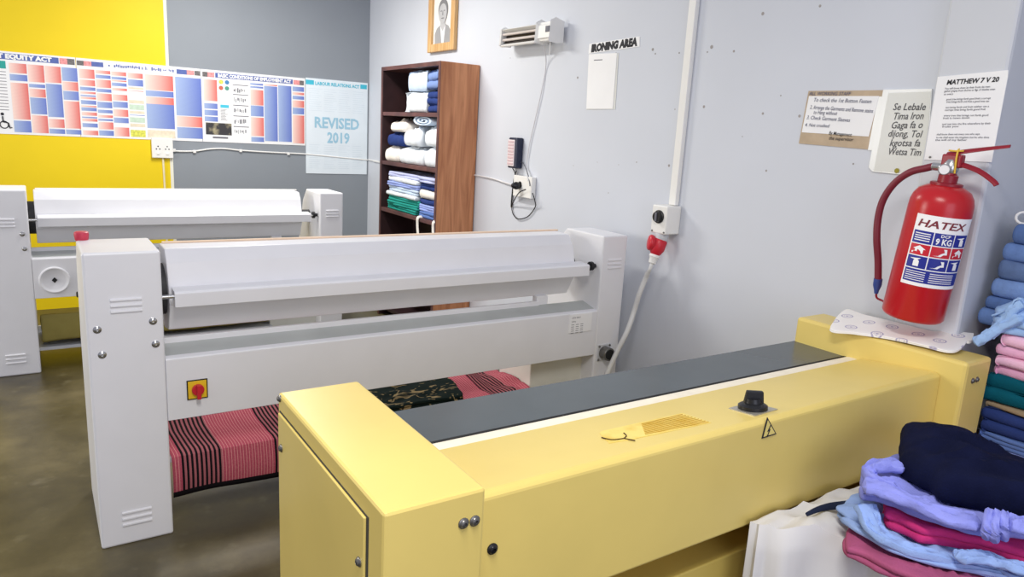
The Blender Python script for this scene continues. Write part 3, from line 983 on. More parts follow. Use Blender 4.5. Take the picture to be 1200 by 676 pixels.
t1 = poster('law_poster', 'leftmost employment poster on the yellow wall, titled Employment Equity Act', P1[0], P1[1], Z0, Z1)
S = {}
column(S, px(13.7), px(34), zt, zb, [('R', 0, .14), ('B', .16, .25), ('R', .28, .81), ('B', .83, 1)])
column(S, px(35.3), px(54), zt, zb, [('R', 0, .25), ('B', .28, .33), ('R', .35, .47), ('B', .48, .72), ('R', .74, 1)])
column(S, px(55), px(73.4), zt, zb, [('R', 0, .24), ('B', .26, .75), ('R', .78, .91), ('B', .93, 1)])
column(S, px(74.6), px(92.6), zt, zb, [('B', 0, .2), ('R', .21, .34), ('B', .35, .48), ('R', .5, .91), ('B', .93, 1)])
column(S, P1[0] + .03, px(6.5, 75), 1.915, 1.86, [('T', 0, 1)])
column(S, P1[0] + .03, P1[0] + .2, zt - .06, zb, [('R', 0, .4), ('B', .42, 1)])
printing(t1, S)
mb = MB()
for i in range(13):
    zz = 1.835 - i * 0.023
    mb.box(-0.30, px(9.5), YP - 0.0012, YP - 0.0004, zz, zz + 0.004)
obj('text_line', mb, INKG, t1)
obj('title_banner', MB().box(P1[0] + .02, px(69, 75), YP - 0.001, YP, 1.928, 1.972), PBD, t1)
lettering('title', [('EMPLOYMENT EQUITY ACT', (px(61, 75) - 0.63, YP - 0.0012, 1.936), (1, 0, 0), (0, 0, 1), 0.044, 'LEFT', 0, 0.0028, 0, 0.63)], [LAM], t1)
obj('emblem', MB().box(px(70, 75), px(79, 75), YP - 0.001, YP, 1.928, 1.972, 0).box(px(79, 75), px(87.5, 75), YP - 0.001, YP, 1.928, 1.972, 1), [PFLAG, PGREY], t1)
# wheelchair symbol
wc = at(5, 146, y=YP)
mb = MB().torus((wc.x, YP - 0.002, wc.z), (0, 1, 0), 0.026, 0.0035, 20, 6)
mb.tube([(wc.x - .006, YP - .002, wc.z + .062), (wc.x - .004, YP - .002, wc.z + .02), (wc.x + .026, YP - .002, wc.z + .014), (wc.x + .036, YP - .002, wc.z - .024), (wc.x + .048, YP - .002, wc.z - .018)], 0.0045, 6, 1)
mb.lathe((wc.x - .006, YP - .0005, wc.z + .078), (0, -1, 0), [(0, .011), (.002, .011)], 14)
obj('wheelchair_symbol', mb, INK, t1)

t2 = poster('law_poster', 'middle employment poster across the yellow and grey wall, its title too fine to read', P2[0], P2[1], Z0, Z1)
S = {}
column(S, px(94.6), px(112.5), zt, zb, [('R', 0, .14), ('R', .16, .25), ('B', .27, .32), ('R', .34, .37), ('B', .39, .41), ('R', .42, .45), ('B', .47, .53), ('R', .55, .57), ('B', .58, .63), ('R', .65, .7), ('B', .72, .74), ('R', .75, .79), ('B', .82, .88), ('R', .93, 1)])
column(S, px(113.7), px(131), zt, zb, [('R', 0, .05), ('B', .07, .12), ('R', .14, .26), ('B', .28, .33), ('R', .35, .46), ('B', .48, .57), ('B', .6, .65), ('R', .68, .72), ('B', .74, .77), ('R', .79, .9), ('B', .92, 1)])
column(S, px(132), px(149.3), zt, zb, [('R', 0, .06), ('B', .08, .12), ('R', .13, .15), ('B', .17, .22), ('R', .25, .29), ('R', .35, .44), ('B', .46, .55), ('R', .58, .69), ('B', .71, .79), ('R', .86, 1)])
column(S, px(151), px(168.6), zt, zb, [('R', 0, .08), ('B', .1, .2), ('E', .22, .25), ('R', .27, .28), ('E', .42, .47), ('G', .49, .57), ('E', .59, .63), ('B', .65, .66), ('G', .69, .77), ('E', .79, .84), ('Y', .89, 1)])
column(S, px(171), px(203.6), zt, zb, [('R', 0, .24), ('B', .25, .34), ('R', .35, .46), ('B', .46, .85), ('E', .88, 1)])
column(S, px(206), px(236.2), zt, zb, [('B', 0, .62), ('R', .63, .8), ('B', .81, .99)])
printing(t2, S)
mb = MB()
xx = px(127, 78)
while xx < px(203, 88):
    w_ = random.uniform(.004, .011)
    if random.random() < .85:
        mb.box(xx, xx + w_, YP - 0.0012, YP - 0.0004, 1.938 + random.uniform(-.002, .006), 1.955 + random.uniform(-.002, .010))
    xx += w_ + .004
obj('title', mb, PBD, t2)
obj('title_banner', MB().box(px(107, 75), px(121, 76), YP - 0.001, YP, 1.930, 1.966).box(px(207, 88), px(219, 88), YP - 0.001, YP, 1.928, 1.966), PBD, t2)
obj('emblem', MB().box(px(98, 75), px(107, 75), YP - 0.001, YP, 1.930, 1.966, 0).box(px(90, 75), px(98, 75), YP - 0.001, YP, 1.93, 1.966, 1).box(px(219, 88), px(227.5, 88), YP - 0.001, YP, 1.928, 1.966, 0).box(px(228, 88), px(234.5, 88), YP - 0.001, YP, 1.928, 1.966, 1), [PFLAG, PGREY], t2)

t3 = poster('law_poster', 'right employment poster on the grey wall, titled Basic Conditions of Employment Act', P3[0], P3[1], Z0, Z1)
S = {}
column(S, px(239), px(254.6), zt, zb, [('R', 0, .35), ('B', .39, .48), ('B', .5, .59), ('B', .61, .69)])
column(S, px(240), px(270.5), zt, zb, [('D', .71, .91)])
column(S, px(258), px(268), zt, zb, [('C', .40, .45)])
column(S, px(293.5), px(308.6), zt, zb, [('B', 0, .03), ('B', .05, .08), ('R', .11, .37), ('B', .38, .56), ('R', .58, .90), ('B', .92, 1)])
column(S, px(309.6), px(325), zt, zb, [('R', 0, .02), ('B', .03, .98)])
column(S, px(326), px(341.5), zt, zb, [('B', 0, .98)])
column(S, px(342.8), px(356.3), zt, zb, [('B', 0, .08), ('R', .1, .14), ('B', .16, .22), ('R', .24, .36), ('B', .37, .48), ('R', .5, 1)])
printing(t3, S)
for (u, v, mt) in ((259, 96, PYELP), (266, 96.5, mat('print sky', (70, 130, 180), .4)), (259, 103, mat('print brick', (196, 100, 80), .4)), (266, 103.5, mat('print sea green', (80, 150, 130), .4))):
    p = at(u, v, y=YP)
    obj('round_icon', MB().cyl((p.x, YP, p.z), (p.x, YP - 0.001, p.z), 0.018, 18), mt, t3)
mb = MB()
for i, fz in enumerate((.06, .22, .40, .58, .76)):
    zz = zt - (zt - zb) * fz
    mb.box(px(273), px(291), YP - 0.001, YP, zz, zz + .006)
    for j in range(7):
        xx = px(274) + j * .015
        mb.box(xx, xx + random.uniform(.003, .011), YP - 0.001, YP, zz - random.uniform(.02, .035), zz - .045 - random.uniform(0, .02))
for i in range(10):
    zz = zt - (zt - zb) * (.48 + .02 * i)
    mb.box(px(258), px(258) + random.uniform(.03, .06), YP - 0.001, YP, zz, zz + .003)
mb.box(px(248), px(266), YP - .001, YP, zt - (zt - zb) * .97, zt - (zt - zb) * .94)
obj('diagram', mb, INKG, t3)
obj('title_banner', MB().box(px(252, 82), px(343, 90), YP - 0.001, YP, 1.925, 1.965), PBD, t3)
lettering('title', [('BASIC CONDITIONS OF EMPLOYMENT ACT', (px(255, 82), YP - 0.0012, 1.932), (1, 0, 0), (0, 0, 1), 0.038, 'LEFT', 0, 0.0022, 0, px(341, 90) - px(255, 82))], [LAM], t3)
obj('emblem', MB().box(px(243, 82), px(251, 82), YP - 0.001, YP, 1.925, 1.965, 0).box(px(237, 82), px(243, 82), YP - 0.001, YP, 1.925, 1.965, 1).box(px(344, 90), px(351, 90), YP - 0.001, YP, 1.922, 1.962, 0).box(px(351, 90), px(356, 90), YP - 0.001, YP, 1.922, 1.962, 1), [PFLAG, PGREY], t3)

t4 = thing('law_poster', 'pale blue poster beside the room corner reading Revised 2019', 'poster', (2.43, YP, 1.128), 'employment law posters')
x0, x1 = 2.134, 2.733
obj('sheet', MB().box(x0, x1, YP - 0.003, YB - .0003, 1.128, 1.993), PCYP, t4)
YQ = YP - 0.003
obj('title_banner', MB().box(x0, x0 + .075, YQ - .001, YQ, 1.935, 1.975).box(x1 - .075, x1 - .01, YQ - .001, YQ, 1.935, 1.975), PCY, t4)
lettering('title', [('LABOUR RELATIONS ACT', (x0 + .085, YQ - .0012, 1.937), (1, 0, 0), (0, 0, 1), 0.042, 'LEFT', 0, 0.0012, 0, x1 - x0 - .17)], [PCY], t4)
PREV = mat('print dull cyan', (158, 200, 220), .4)
lettering('heading', [('REVISED', (x0 + .075, YQ - .0012, 1.555), (1, 0, 0), (0, 0, 1), 0.135, 'LEFT', 0, 0.004, 0, .44), ('2019', (x0 + .20, YQ - .0012, 1.42), (1, 0, 0), (0, 0, 1), 0.135, 'LEFT', 0, 0.004, 0, .22)], [PREV], t4)
mb = MB()
for c_ in range(4):
    for i in range(38):
        zz = 1.90 - i * .0195
        if 1.40 < zz < 1.70:
            continue
        xx = x0 + .03 + c_ * .14
        mb.box(xx, xx + random.uniform(.08, .125), YQ - .001, YQ, zz, zz + .003)
obj('text_line', mb, mat('print faint', (212, 224, 232), .5), t4)

# double socket and surface cables on the back wall
ws = thing('wall_socket', 'white double socket at the foot of the posters on the yellow wall', 'socket', (0.915, YB, 1.23), 'wall sockets')
obj('face_plate', MB().box(0.835, 0.997, YB - 0.03, YB - 0.001, 1.235, 1.40), PWHITE, ws, bevel=0.005)
for xx in (0.882, 0.952):
    mb = MB()
    for dx, dz in ((0, .016), (-.013, -.006), (.013, -.006)):
        mb.cyl((xx + dx, YB - .029, 1.315 + dz), (xx + dx, YB - .0306, 1.315 + dz), .0055, 10)
    obj('outlet', mb, BLACK, ws)
    obj('rocker', MB().box(xx - .012, xx + .012, YB - .035, YB - .028, 1.262, 1.282), PWHITE, ws, bevel=.002)
p0 = at(191, 185, y=YB - .008)
tag(obj('surface_cable', MB().tube([(p0.x, YB - .008, 1.236), (p0.x + .003, YB - .008, 1.0), (p0.x + .002, YB - .008, .75), (p0.x, YB - .008, .4), (p0.x, YB - .008, .02)], .008, 8, 3), mat('cream cable', (236, 226, 190), .5), smooth=True),
    'cream cable dropping from the double socket down the yellow wall', 'cable')
cab_ = thing('surface_cable', 'white cable clipped along the grey wall below the posters', 'cable', (1.9, YB, 1.3))
pts = [at(u, v, y=YB - .008) for (u, v) in ((202, 175), (207, 177), (228, 177), (246, 174.5), (262, 174), (280, 176), (310, 178), (340, 179.5), (358, 180.5), (395, 184), (431, 187.5))]
obj('cable_run', MB().tube(pts, .0065, 8, 4), PWHITE, cab_, smooth=True)
for (u, v) in ((204, 176), (228, 177.5), (282, 176.5), (338, 180)):
    p = at(u, v, y=YB - .008)
    obj('cable_clip', MB().box(p.x - .012, p.x + .012, YB - .018, YB - .001, p.z - .013, p.z + .012), PWHITE, cab_, bevel=.003)
pts = [(WX - .0065, YB - .03, at(432, 187, x=WX).z), (WX - .0065, 6.45, 1.27), (WX - .0065, at(440, 188.5, x=WX).y, 1.265), (WX - .0065, 5.70, 1.262)]
tag(obj('surface_cable', MB().tube(pts, .0065, 8, 4), PWHITE, smooth=True), 'short white cable from the room corner to behind the bookcase', 'cable')

# ================================================================== THINGS ON THE RIGHT WALL
RW, UPZ = Vector((0, -1, 0)), Vector((0, 0, 1))


def wp(u, v, off=0.0, w=WX):
    q = at(u, v, x=w - off)
    return Vector((w - off, q.y, q.z))


# framed portrait
GOLD = wood_mat('golden oak frame', (222, 184, 130), (196, 150, 92))
fy0, fy1, fz0, fz1 = 5.015, 5.455, 2.195, 2.80
fr = thing('framed_portrait', 'golden framed black and white head portrait above the bookcase', 'picture frame', (WX, (fy0 + fy1) / 2, fz0))
mb = MB()
fw = .062
for (a0, a1, c0, c1) in ((fy0, fy0 + fw, fz0, fz1), (fy1 - fw, fy1, fz0, fz1), (fy0 + fw, fy1 - fw, fz0, fz0 + fw), (fy0 + fw, fy1 - fw, fz1 - fw, fz1)):
    mb.box(WX - .035, WX - .001, a0, a1, c0, c1)
obj('frame', mb, GOLD, fr, bevel=.006)
obj('backing_sheet', MB().box(WX - .012, WX - .004, fy0 + .05, fy1 - .05, fz0 + .05, fz1 - .05), mat('photo paper', (236, 236, 232), .4), fr)
cy0, FX = 5.235, WX - .0125
G1, G2, G3, G4 = (mat('photo grey %d' % i, (g, g, g + 2), .5) for i, g in enumerate((188, 130, 232, 158)))


def disc(mb, y, z, ry, rz, off, n=24):
    return mb.poly_flat([(FX - off, y + ry * math.cos(2 * PI * i / n), 2.255 + (z - 2.28 + rz * math.sin(2 * PI * i / n)) * .70) for i in range(n)], (-1, 0, 0), .0006)


def flat(mb, pts, off):
    return mb.poly_flat([(FX - off, cy0 - a_, 2.255 + b_ * .70) for a_, b_ in pts], (-1, 0, 0), .0006)


po_ = obj('portrait_jacket', flat(MB(), [(-.13, 0), (.13, 0), (.135, .12), (.09, .18), (.03, .21), (-.03, .21), (-.10, .17), (-.135, .11)], .001), G4, fr)
obj('portrait_shirt', flat(MB(), [(-.012, 0), (.02, 0), (.045, .20), (0, .215), (-.045, .20)], .002), G3, fr)
obj('portrait_neck', flat(MB(), [(-.04, .19), (0, .13), (.04, .19), (.04, .28), (-.04, .28)], .003), G1, fr)
obj('portrait_hair', disc(MB(), cy0, 2.28 + .355, .078, .115, .0035), G2, fr)
obj('portrait_face', disc(MB(), cy0, 2.28 + .318, .066, .105, .005), G1, fr)
mb = MB()
disc(mb, cy0 + .026, 2.28 + .345, .014, .006, .006); disc(mb, cy0 - .026, 2.28 + .345, .014, .006, .006)
flat(mb, [(-.008, .30), (.008, .30), (.004, .345), (-.004, .345)], .006)
disc(mb, cy0, 2.28 + .268, .024, .007, .006)
obj('portrait_features', mb, G2, fr)

# bar heater
hy0, hy1, hz = 3.66, 4.235, 2.214
ht = thing('bar_heater', 'white wall bar heater with two steel elements beside the portrait', 'heater', (WX, (hy0 + hy1) / 2, hz - .05))
# section in x,z swept along y
def prism_y(prof, y0, y1, mb=None):
    mb = mb or MB()
    n = len(prof)
    a = sum(prof[i][0] * prof[(i + 1) % n][1] - prof[(i + 1) % n][0] * prof[i][1] for i in range(n))
    if a < 0:
        prof = prof[::-1]
    vs = [(p[0], y0, p[1]) for p in prof] + [(p[0], y1, p[1]) for p in prof]
    fs = [(i, (i + 1) % n, n + (i + 1) % n, n + i) for i in range(n)]
    fs.append(tuple(range(n)))
    fs.append(tuple(range(n, 2 * n))[::-1])
    return mb.add(vs, fs)


X_ = WX - .10
prism = prism_y([(X_ + .02, hz + .056), (X_, hz + .05), (X_ - .006, hz + .048), (X_ + .028, hz + .03), (X_ + .04, hz), (X_ + .028, hz - .03), (X_ - .012, hz - .052), (X_ - .006, hz - .06), (X_ + .06, hz - .05), (X_ + .07, hz + .05)], hy0 + .14, hy1 - .012)
obj('reflector_housing', prism, PWHITE, ht, bevel=.002)
mb = prism_y([(X_ - .006, hz + .050), (X_ - .012, hz - .050), (X_ + .03, hz - .055), (X_ + .07, hz - .05), (X_ + .07, hz + .05), (X_ + .02, hz + .064)], hy0, hy0 + .15)
obj('control_end', mb, PWHITE, ht, bevel=.014)
obj('end_cap', prism_y([(X_ - .004, hz + .048), (X_ - .010, hz - .048), (X_ + .03, hz - .052), (X_ + .07, hz - .05), (X_ + .07, hz + .05), (X_ + .02, hz + .064)], hy1 - .014, hy1), PWHITE, ht, bevel=.004)
obj('reflector', prism_y([(X_ + .024, hz + .044), (X_ + .037, hz + .028), (X_ + .036, hz), (X_ + .024, hz - .03), (X_ + .003, hz - .048), (X_ + .003, hz - .046), (X_ + .021, hz - .028), (X_ + .032, hz), (X_ + .033, hz + .026), (X_ + .020, hz + .043)], hy0 + .15, hy1 - .014), mat('dark mirror steel', (84, 76, 72), .3, metal=.7), ht)
for dz in (.018, -.016):
    obj('heating_element', MB().cyl((X_ + .012, hy0 + .145, hz + dz), (X_ + .008, hy1 - .012, hz + dz), .0085, 12), mat('quartz tube', (206, 196, 190), .3), ht, smooth=True)
obj('wall_bracket', MB().box(WX - .045, WX - .001, hy0 + .10, hy0 + .16, hz - .03, hz + .03).box(WX - .045, WX - .001, hy1 - .16, hy1 - .10, hz - .03, hz + .03), PWHITE, ht)
obj('indicator_window', MB().box(X_ - .013, X_ - .006, hy0 + .02, hy0 + .06, hz - .005, hz + .03), INKG, ht, bevel=.002)
ptop = Vector((X_ + .02, hy0 + .115, hz - .06))
obj('pull_cord', MB().tube([ptop + Vector((0, -.07, 0)), ptop + Vector((0, -.07, -.075))], .0022, 6, 1), PWHITE, ht)
pts = [ptop, wp(640, 75, .012), wp(634, 110, .010), wp(626, 145, .010), wp(620, 172, .010), wp(617, 196, .014), wp(619, 212, .05)]
obj('power_cord', MB().tube(pts, .0032, 8, 5), mat('grey white cord', (205, 205, 208), .5), ht, smooth=True)

# wall socket with plug, and the black charger block with its leads
s0, s1 = wp(607, 207), wp(632, 235)
wsk = thing('wall_socket', 'white wall socket on the ironing wall with black plug pushed in', 'socket', (WX, (s0.y + s1.y) / 2, s1.z), 'wall sockets')
obj('back_box', MB().box(WX - .038, WX - .001, s1.y + .045, s0.y - .005, 1.188, 1.328), PWHITE, wsk, bevel=.004)
obj('outlet', MB().lathe((WX - .038, s0.y - .085, 1.268), (-1, 0, 0), [(0, .03), (.002, .03), (.002, .025), (0, .022)], 24), PWHITE, wsk, smooth=True)
plg = thing('plug', 'black power plug in the wall socket right of the bookcase', 'plug', (WX - .04, 4.02, 1.25))
mb = MB().lathe((WX - .041, 4.00, 1.262), (-1, 0.25, 0), [(0, .016), (.012, .024), (.03, .026), (.05, .018), (.06, .010)], 18)
obj('plug_body', mb, BLACK, plg, smooth=True)
mb = MB().tube([wp(616, 222, .09), wp(608, 226, .08), wp(601, 238, .02), wp(599, 242, .01), wp(600, 228, .01), wp(602, 212, .012), wp(605, 200, .02)], .004, 6, 5)
obj('plug_lead', mb, BLACK, plg, smooth=True)
cb0 = wp(600, 180)
cbk = thing('intercom', 'dark upright intercom block on the ironing wall above the socket', 'intercom', (WX, cb0.y, 1.37))
ya, yb_ = at(613, 180, x=WX).y, at(597, 180, x=WX - .05).y
obj('body', MB().box(WX - .055, WX - .001, ya, ya + .10, 1.372, 1.575), mat('dark navy plastic', (30, 38, 62), .35), cbk, bevel=.008)
obj('front_panel', MB().box(WX - .062, WX - .054, ya + .018, ya + .098, 1.385, 1.560), mat('pale button panel', (226, 214, 214), .5), cbk, bevel=.003)
mb = MB()
for i in range(8):
    mb.box(WX - .064, WX - .061, ya + .024, ya + .092, 1.395 + i * .0205, 1.408 + i * .0205)
obj('key_row', mb, mat('rose grey key', (206, 180, 184), .5), cbk, bevel=.001)
mb = MB().tube([(WX - .03, ya + .075, 1.373), wp(604, 206, .012), wp(601, 225, .010), wp(600, 246, .010), wp(606, 256, .010), wp(618, 254, .010), wp(627, 243, .012), wp(627, 236, .03), wp(624, 226, .045)], .0035, 6, 5)
obj('lead', mb, BLACK, cbk, smooth=True)
mb = MB().tube([(WX - .03, ya + .03, 1.373), wp(612, 190, .012), wp(619, 205, .03), wp(621, 218, .045)], .003, 6, 5)
obj('lead', mb, mat('grey lead', (90, 92, 100), .5), cbk, smooth=True)
tag(obj('surface_cable', MB().tube([(WX - .008, BY0 + .02, at(556, 205, x=WX).z), wp(575, 208.5, .008), wp(592, 214, .008), wp(608, 219, .02)], .006, 8, 5), mat('grey white cable', (214, 214, 216), .5), smooth=True),
    'pale cable running along the wall from bookcase to socket', 'cable')

# ironing area sign and the sheet under it
def wall_rect(mb, y0, y1, z0, z1, x, th=.002, shear=0.0):
    """sheet on the wall; y1 is its left edge in the photograph"""
    return mb.box(x - th, x - .0003, y0, y1, z0, z1)


sg = thing('wall_sign', 'small white sign reading Ironing Area on the pale wall', 'sign', (WX, 3.22, 2.09))
q = [wp(690.5, 51.5, .003), wp(749.5, 42.5, .003), wp(749.5, 54.5, .003), wp(689.5, 63.0, .003)]
obj('sheet', MB().poly_flat(q, (-1, 0, 0), .0025), PAPER, sg)
dr = (q[2] - q[3])
lettering('lettering', [('IRONING AREA', q[3] + dr * .055 + (q[0] - q[3]) * .16, dr, UPZ, (q[0].z - q[3].z) * 1.0, 'LEFT', .06, .0042, 0, dr.length * .90)], [INK], sg)
ps = thing('paper_sheet', 'blank white sheet in a sleeve hanging below the ironing sign', 'paper', (WX, 3.28, 1.765))
q = [wp(690, 63.5, .004), wp(723, 62, .004), wp(718, 127.5, .004), wp(687, 127.5, .004)]
obj('sleeve', MB().poly_flat([wp(691, 63.5, .0022), wp(725, 62, .0022), wp(721, 128, .0022), wp(687, 128.5, .0022)], (-1, 0, 0), .0015), SLEEVE, ps)
obj('sheet', MB().poly_flat(q, (-1, 0, 0), .0015), PAPER, ps)
mb = MB().poly_flat([wp(696, 70, .0045), wp(706, 69.5, .0045), wp(706, 70.5, .0045), wp(696, 71, .0045)], (-1, 0, 0), .0004)
obj('text_line', mb, INKG, ps)

# trunking, isolator box, red plug and hose
tag(obj('cable_trunking', MB().box(WX - .028, WX - .001, 2.600, 2.646, 1.288, H - .01), PWHITE, bevel=.003), 'white cable trunking rising up the wall from the isolator box', 'trunking')
ib = thing('isolator_box', 'white isolator box with black dial at the foot of the trunking', 'switch box', (WX, 2.63, 1.14))
obj('box', MB().box(WX - .10, WX - .001, 2.578, 2.685, 1.142, 1.286), PWHITE, ib, bevel=.006)
mb = MB().lathe((WX - .10, 2.632, 1.228), (-1, 0, 0), [(0, .034), (.006, .034), (.008, .028), (.022, .026), (.022, .004)], 24)
dl = obj('dial', mb, BLACK, ib, smooth=True)
obj('dial_grip', MB().box(WX - .128, WX - .118, 2.626, 2.638, 1.206, 1.25), INKG, dl, bevel=.002)
obj('socket_collar', MB().lathe((WX - .06, 2.635, 1.15), (-.25, 0, -1), [(0, .034), (.012, .037), (.04, .036), (.045, .034)], 24), GREYMET, ib, smooth=True)
for y in (2.588, 2.672):
    obj('box_screw', MB().cyl((WX - .10, y, 1.152), (WX - .103, y, 1.152), .005, 10), STEELD, ib)
rp_ = thing('industrial_plug', 'red industrial plug under the isolator box with white hose', 'plug', (WX - .07, 2.64, 1.0))
a0 = Vector((WX - .070, 2.637, 1.112))
d0 = Vector((-.28, .06, -1)).normalized()
obj('plug_body', MB().lathe(a0, d0, [(0, .034), (.012, .040), (.055, .039), (.075, .030), (.085, .024)], 24), RED, rp_, smooth=True)
obj('hinged_cap', MB().lathe(a0 + d0 * .028 + Vector((-.022, .016, .004)), (-.80, .50, .12), [(0, .036), (.010, .041), (.020, .041), (.026, .036), (.029, .020), (.030, .003)], 24), RED, rp_, smooth=True)
a1 = a0 + d0 * .085
obj('cable_gland', MB().lathe(a1, d0, [(0, .026), (.012, .028), (.02, .022), (.045, .020), (.05, .015)], 20), PWHITE, rp_, smooth=True)
a2 = a1 + d0 * .05
hp = [a2 - d0 * .01, a2 + d0 * .03, at(757, 325, x=2.655), at(749, 345, x=2.64), at(743, 365, x=2.635), at(735, 388, y=2.72), at(724, 410, y=2.73), at(714, 432, y=2.74), at(706, 452, y=2.75), at(695, 480, y=2.74)]
obj('hose', MB().tube(hp, lambda t: .0095 if t < .16 else .0135, 12, 5), mat('white ribbed hose', (216, 216, 214), .5, bump=.2, bscale=90), rp_, smooth=True)

# notices
INKH = mat('handwriting ink', (92, 94, 118), .7)
CARD = mat('brown card', (188, 168, 142), .8, var=.08, scale=20)
cn = thing('cardboard_notice', 'handwritten white paper stuck on brown card, leftmost of the three notices', 'notice', (WX, 1.8, 1.62))
obj('card', MB().poly_flat([wp(947.5, 106.5, .004), wp(1040, 105.5, .004), wp(1037, 115, .004), wp(1030, 116, .004), wp(1017, 175, .004), wp(936, 168, .004)], (-1, 0, 0), .003), CARD, cn)
ppr = [wp(948, 112.5, .0055), wp(1030, 112.5, .0055), wp(1018, 160, .0055), wp(939.5, 155, .0055)]
obj('paper', MB().poly_flat(ppr, (-1, 0, 0), .001), PAPER, cn)
obj('tape', MB().poly_flat([wp(1029, 113, .0045), wp(1041, 113, .0045), wp(1027, 176, .0045), wp(1017, 176, .0045)], (-1, 0, 0), .0004), SLEEVE, cn)


def scribble(rows_, off=.0062, w=WX):
    out = []
    for (txt, u0, v0, u1, v1, sz, mi) in rows_:
        a_, b__ = wp(u0, v0, off, w), wp(u1, v1, off, w)
        d_ = b__ - a_
        out.append((txt, a_, d_, UPZ, sz, 'LEFT', .25, .0001, mi, d_.length))
    return out


rows = [('ALL WORKING STAFF', 948, 111.5, 997, 111.8, .020, 0), ('To check the 1st Button Fasten', 953, 119, 1021, 121, .022, 0), ('2. Arrange the Garments and Remove stains', 949, 127.5, 1023, 132.3, .022, 0),
        ('to Hang without', 953, 133.5, 981, 135, .022, 0), ('3. Check Garment Sleeves', 945, 139.5, 996, 143, .022, 0), ('4. Not crushed', 943, 148, 972, 149.5, .020, 0), ('By Management', 971, 157.5, 998, 160, .020, 1), ('the supervisor', 971, 163.5, 1000, 165.5, .020, 1)]
lettering('handwriting', scribble(rows), [INKH, INK], cn)

tn = thing('paper_notice', 'middle notice in large italic letters, half tucked under the typed sheet on the pillar', 'notice', (WX, 1.52, 1.55))
pm = mat('ivory paper', (222, 223, 217), .5, var=.02)
obj('sleeve', MB().poly_flat([wp(1035, 105, .0075), wp(1092, 104, .0075), wp(1086, 195, .0075), wp(1062, 205, .0075), wp(1022, 201, .0075), wp(1018, 196, .0075)], (-1, 0, 0), .0072), SLEEVE, tn)
obj('sheet', MB().poly_flat([wp(1041, 109, .0085), wp(1091, 107, .0085), wp(1084, 195, .0085), wp(1064, 203, .0085), wp(1024, 200, .0085)], (-1, 0, 0), .0008), pm, tn)
rows = []
for (txt, u0, v0, u1, v1) in (('Se Lebale', 1046, 129, 1084.5, 129), ('Tima Iron', 1046, 140, 1082, 139.5), ('Gaga fa o', 1043.5, 150.5, 1081, 150), ('dijong, Tol', 1040, 160, 1080.5, 161), ('kgotsa fa', 1042, 171, 1078, 171.5), ('Wetsa Tim', 1040, 181, 1079, 182.5)):
    a_, b__ = wp(u0, v0, .0088), wp(u1, v1, .0088)
    rows.append((txt, a_, b__ - a_, UPZ, .036, 'LEFT', .2, .0004, 0, (b__ - a_).length))
lettering('lettering', rows, [mat('charcoal ink', (88, 88, 90), .7)], tn)
p = wp(1051, 200, .010)
obj('flower_sticker', MB().lathe(p, (-1, 0, 0), [(0, .010), (.001, .010), (.001, .002)], 7), mat('sticker olive', (150, 140, 40), .6), tn)

mt_ = thing('paper_notice', 'white sheet of small typed lines on the pillar above the extinguisher', 'notice', (PX, 1.27, 1.59))
wpp = lambda u, v, o_: wp(u, v, o_, PX)
q = [wpp(1099, 90, .0035), wpp(1181.5, 82, .0035), wpp(1181, 90, .0035), wpp(1162, 190, .0035), wpp(1083, 187, .0035)]
obj('sheet', MB().poly_flat(q, (-1, 0, 0), .0025), PAPER, mt_)
rows = []
a_, b__ = wpp(1109, 99.2, .0038), wpp(1170.5, 95.5, .0038)
rows.append(('MATTHEW 7 V 20', a_, b__ - a_, UPZ, .022, 'LEFT', .15, .0008, 0, (b__ - a_).length))
txts = ['You will know them by their fruits do men', 'gather grapes from thorns or figs of thistles even', 'so every', 'good tree brings forth good fruit a corrupt', 'tree brings forth evil fruit a good tree can', 'not bring forth evil fruit neither can a', 'corrupt tree bring forth good fruit', 'every tree that brings not forth good', 'fruit is hewn down', 'and cast into the fire wherefore by their', 'fruits you', 'shall know them not every one who says', 'to me shall enter the kingdom but he who does', 'the will of my father']
pos = [(1107, 105, 1160, 102.5), (1106.5, 108, 1166, 105.5), (1106, 111.5, 1117, 111), (1109, 117.5, 1161, 116), (1109, 120.5, 1159, 119.5), (1108, 127, 1159, 125.5), (1107, 130, 1155, 129), (1106, 136.5, 1158, 136), (1105, 139.5, 1136, 139), (1104, 146.5, 1161, 145.5), (1104, 149.5, 1123, 149), (1097.5, 158.5, 1148, 158), (1097, 162, 1159, 162), (1096, 165, 1133, 165)]
for tx, (u0, v0, u1, v1) in zip(txts, pos):
    a_, b__ = wpp(u0, v0, .0038), wpp(u1, v1, .0038)
    rows.append((tx, a_, b__ - a_, UPZ, .0095, 'LEFT', 0, .0001, 1, (b__ - a_).length))
lettering('typed_text', rows, [INK, INKG], mt_)
p = wpp(1090, 184, .004)
obj('drawing_pin', MB().lathe(p, (-1, 0, 0), [(0, .004), (.002, .004), (.003, .002)], 10), STEELD, mt_, smooth=True)

# ================================================================== FIRE EXTINGUISHER
ER = .099
exX = PX - .014 - ER
b0, b1 = Vector((exX, 1.272, 1.043)), Vector((exX, 1.236, 1.515))
ax = (b1 - b0).normalized()
EL = (b1 - b0).length
REDP = mat('extinguisher red enamel', (184, 28, 36), .28, var=.03)
REDD = mat('dark red enamel', (140, 24, 40), .35)
ex = thing('fire_extinguisher', 'red fire extinguisher hanging on the pillar above the folded cloth', 'fire extinguisher', (exX, 1.272, 1.04))
obj('cylinder', MB().lathe(b0, ax, [(0, .088), (.004, .094), (.012, ER), (EL - .085, ER), (EL - .06, ER * .985), (EL - .04, ER * .93), (EL - .02, ER * .80), (EL - .006, ER * .55), (EL, ER * .36), (EL + .005, .028)], 48), REDP, ex, smooth=True)
obj('wall_hook', MB().box(PX - .03, PX - .001, 1.22, 1.26, 1.36, 1.44), STEELD, ex)
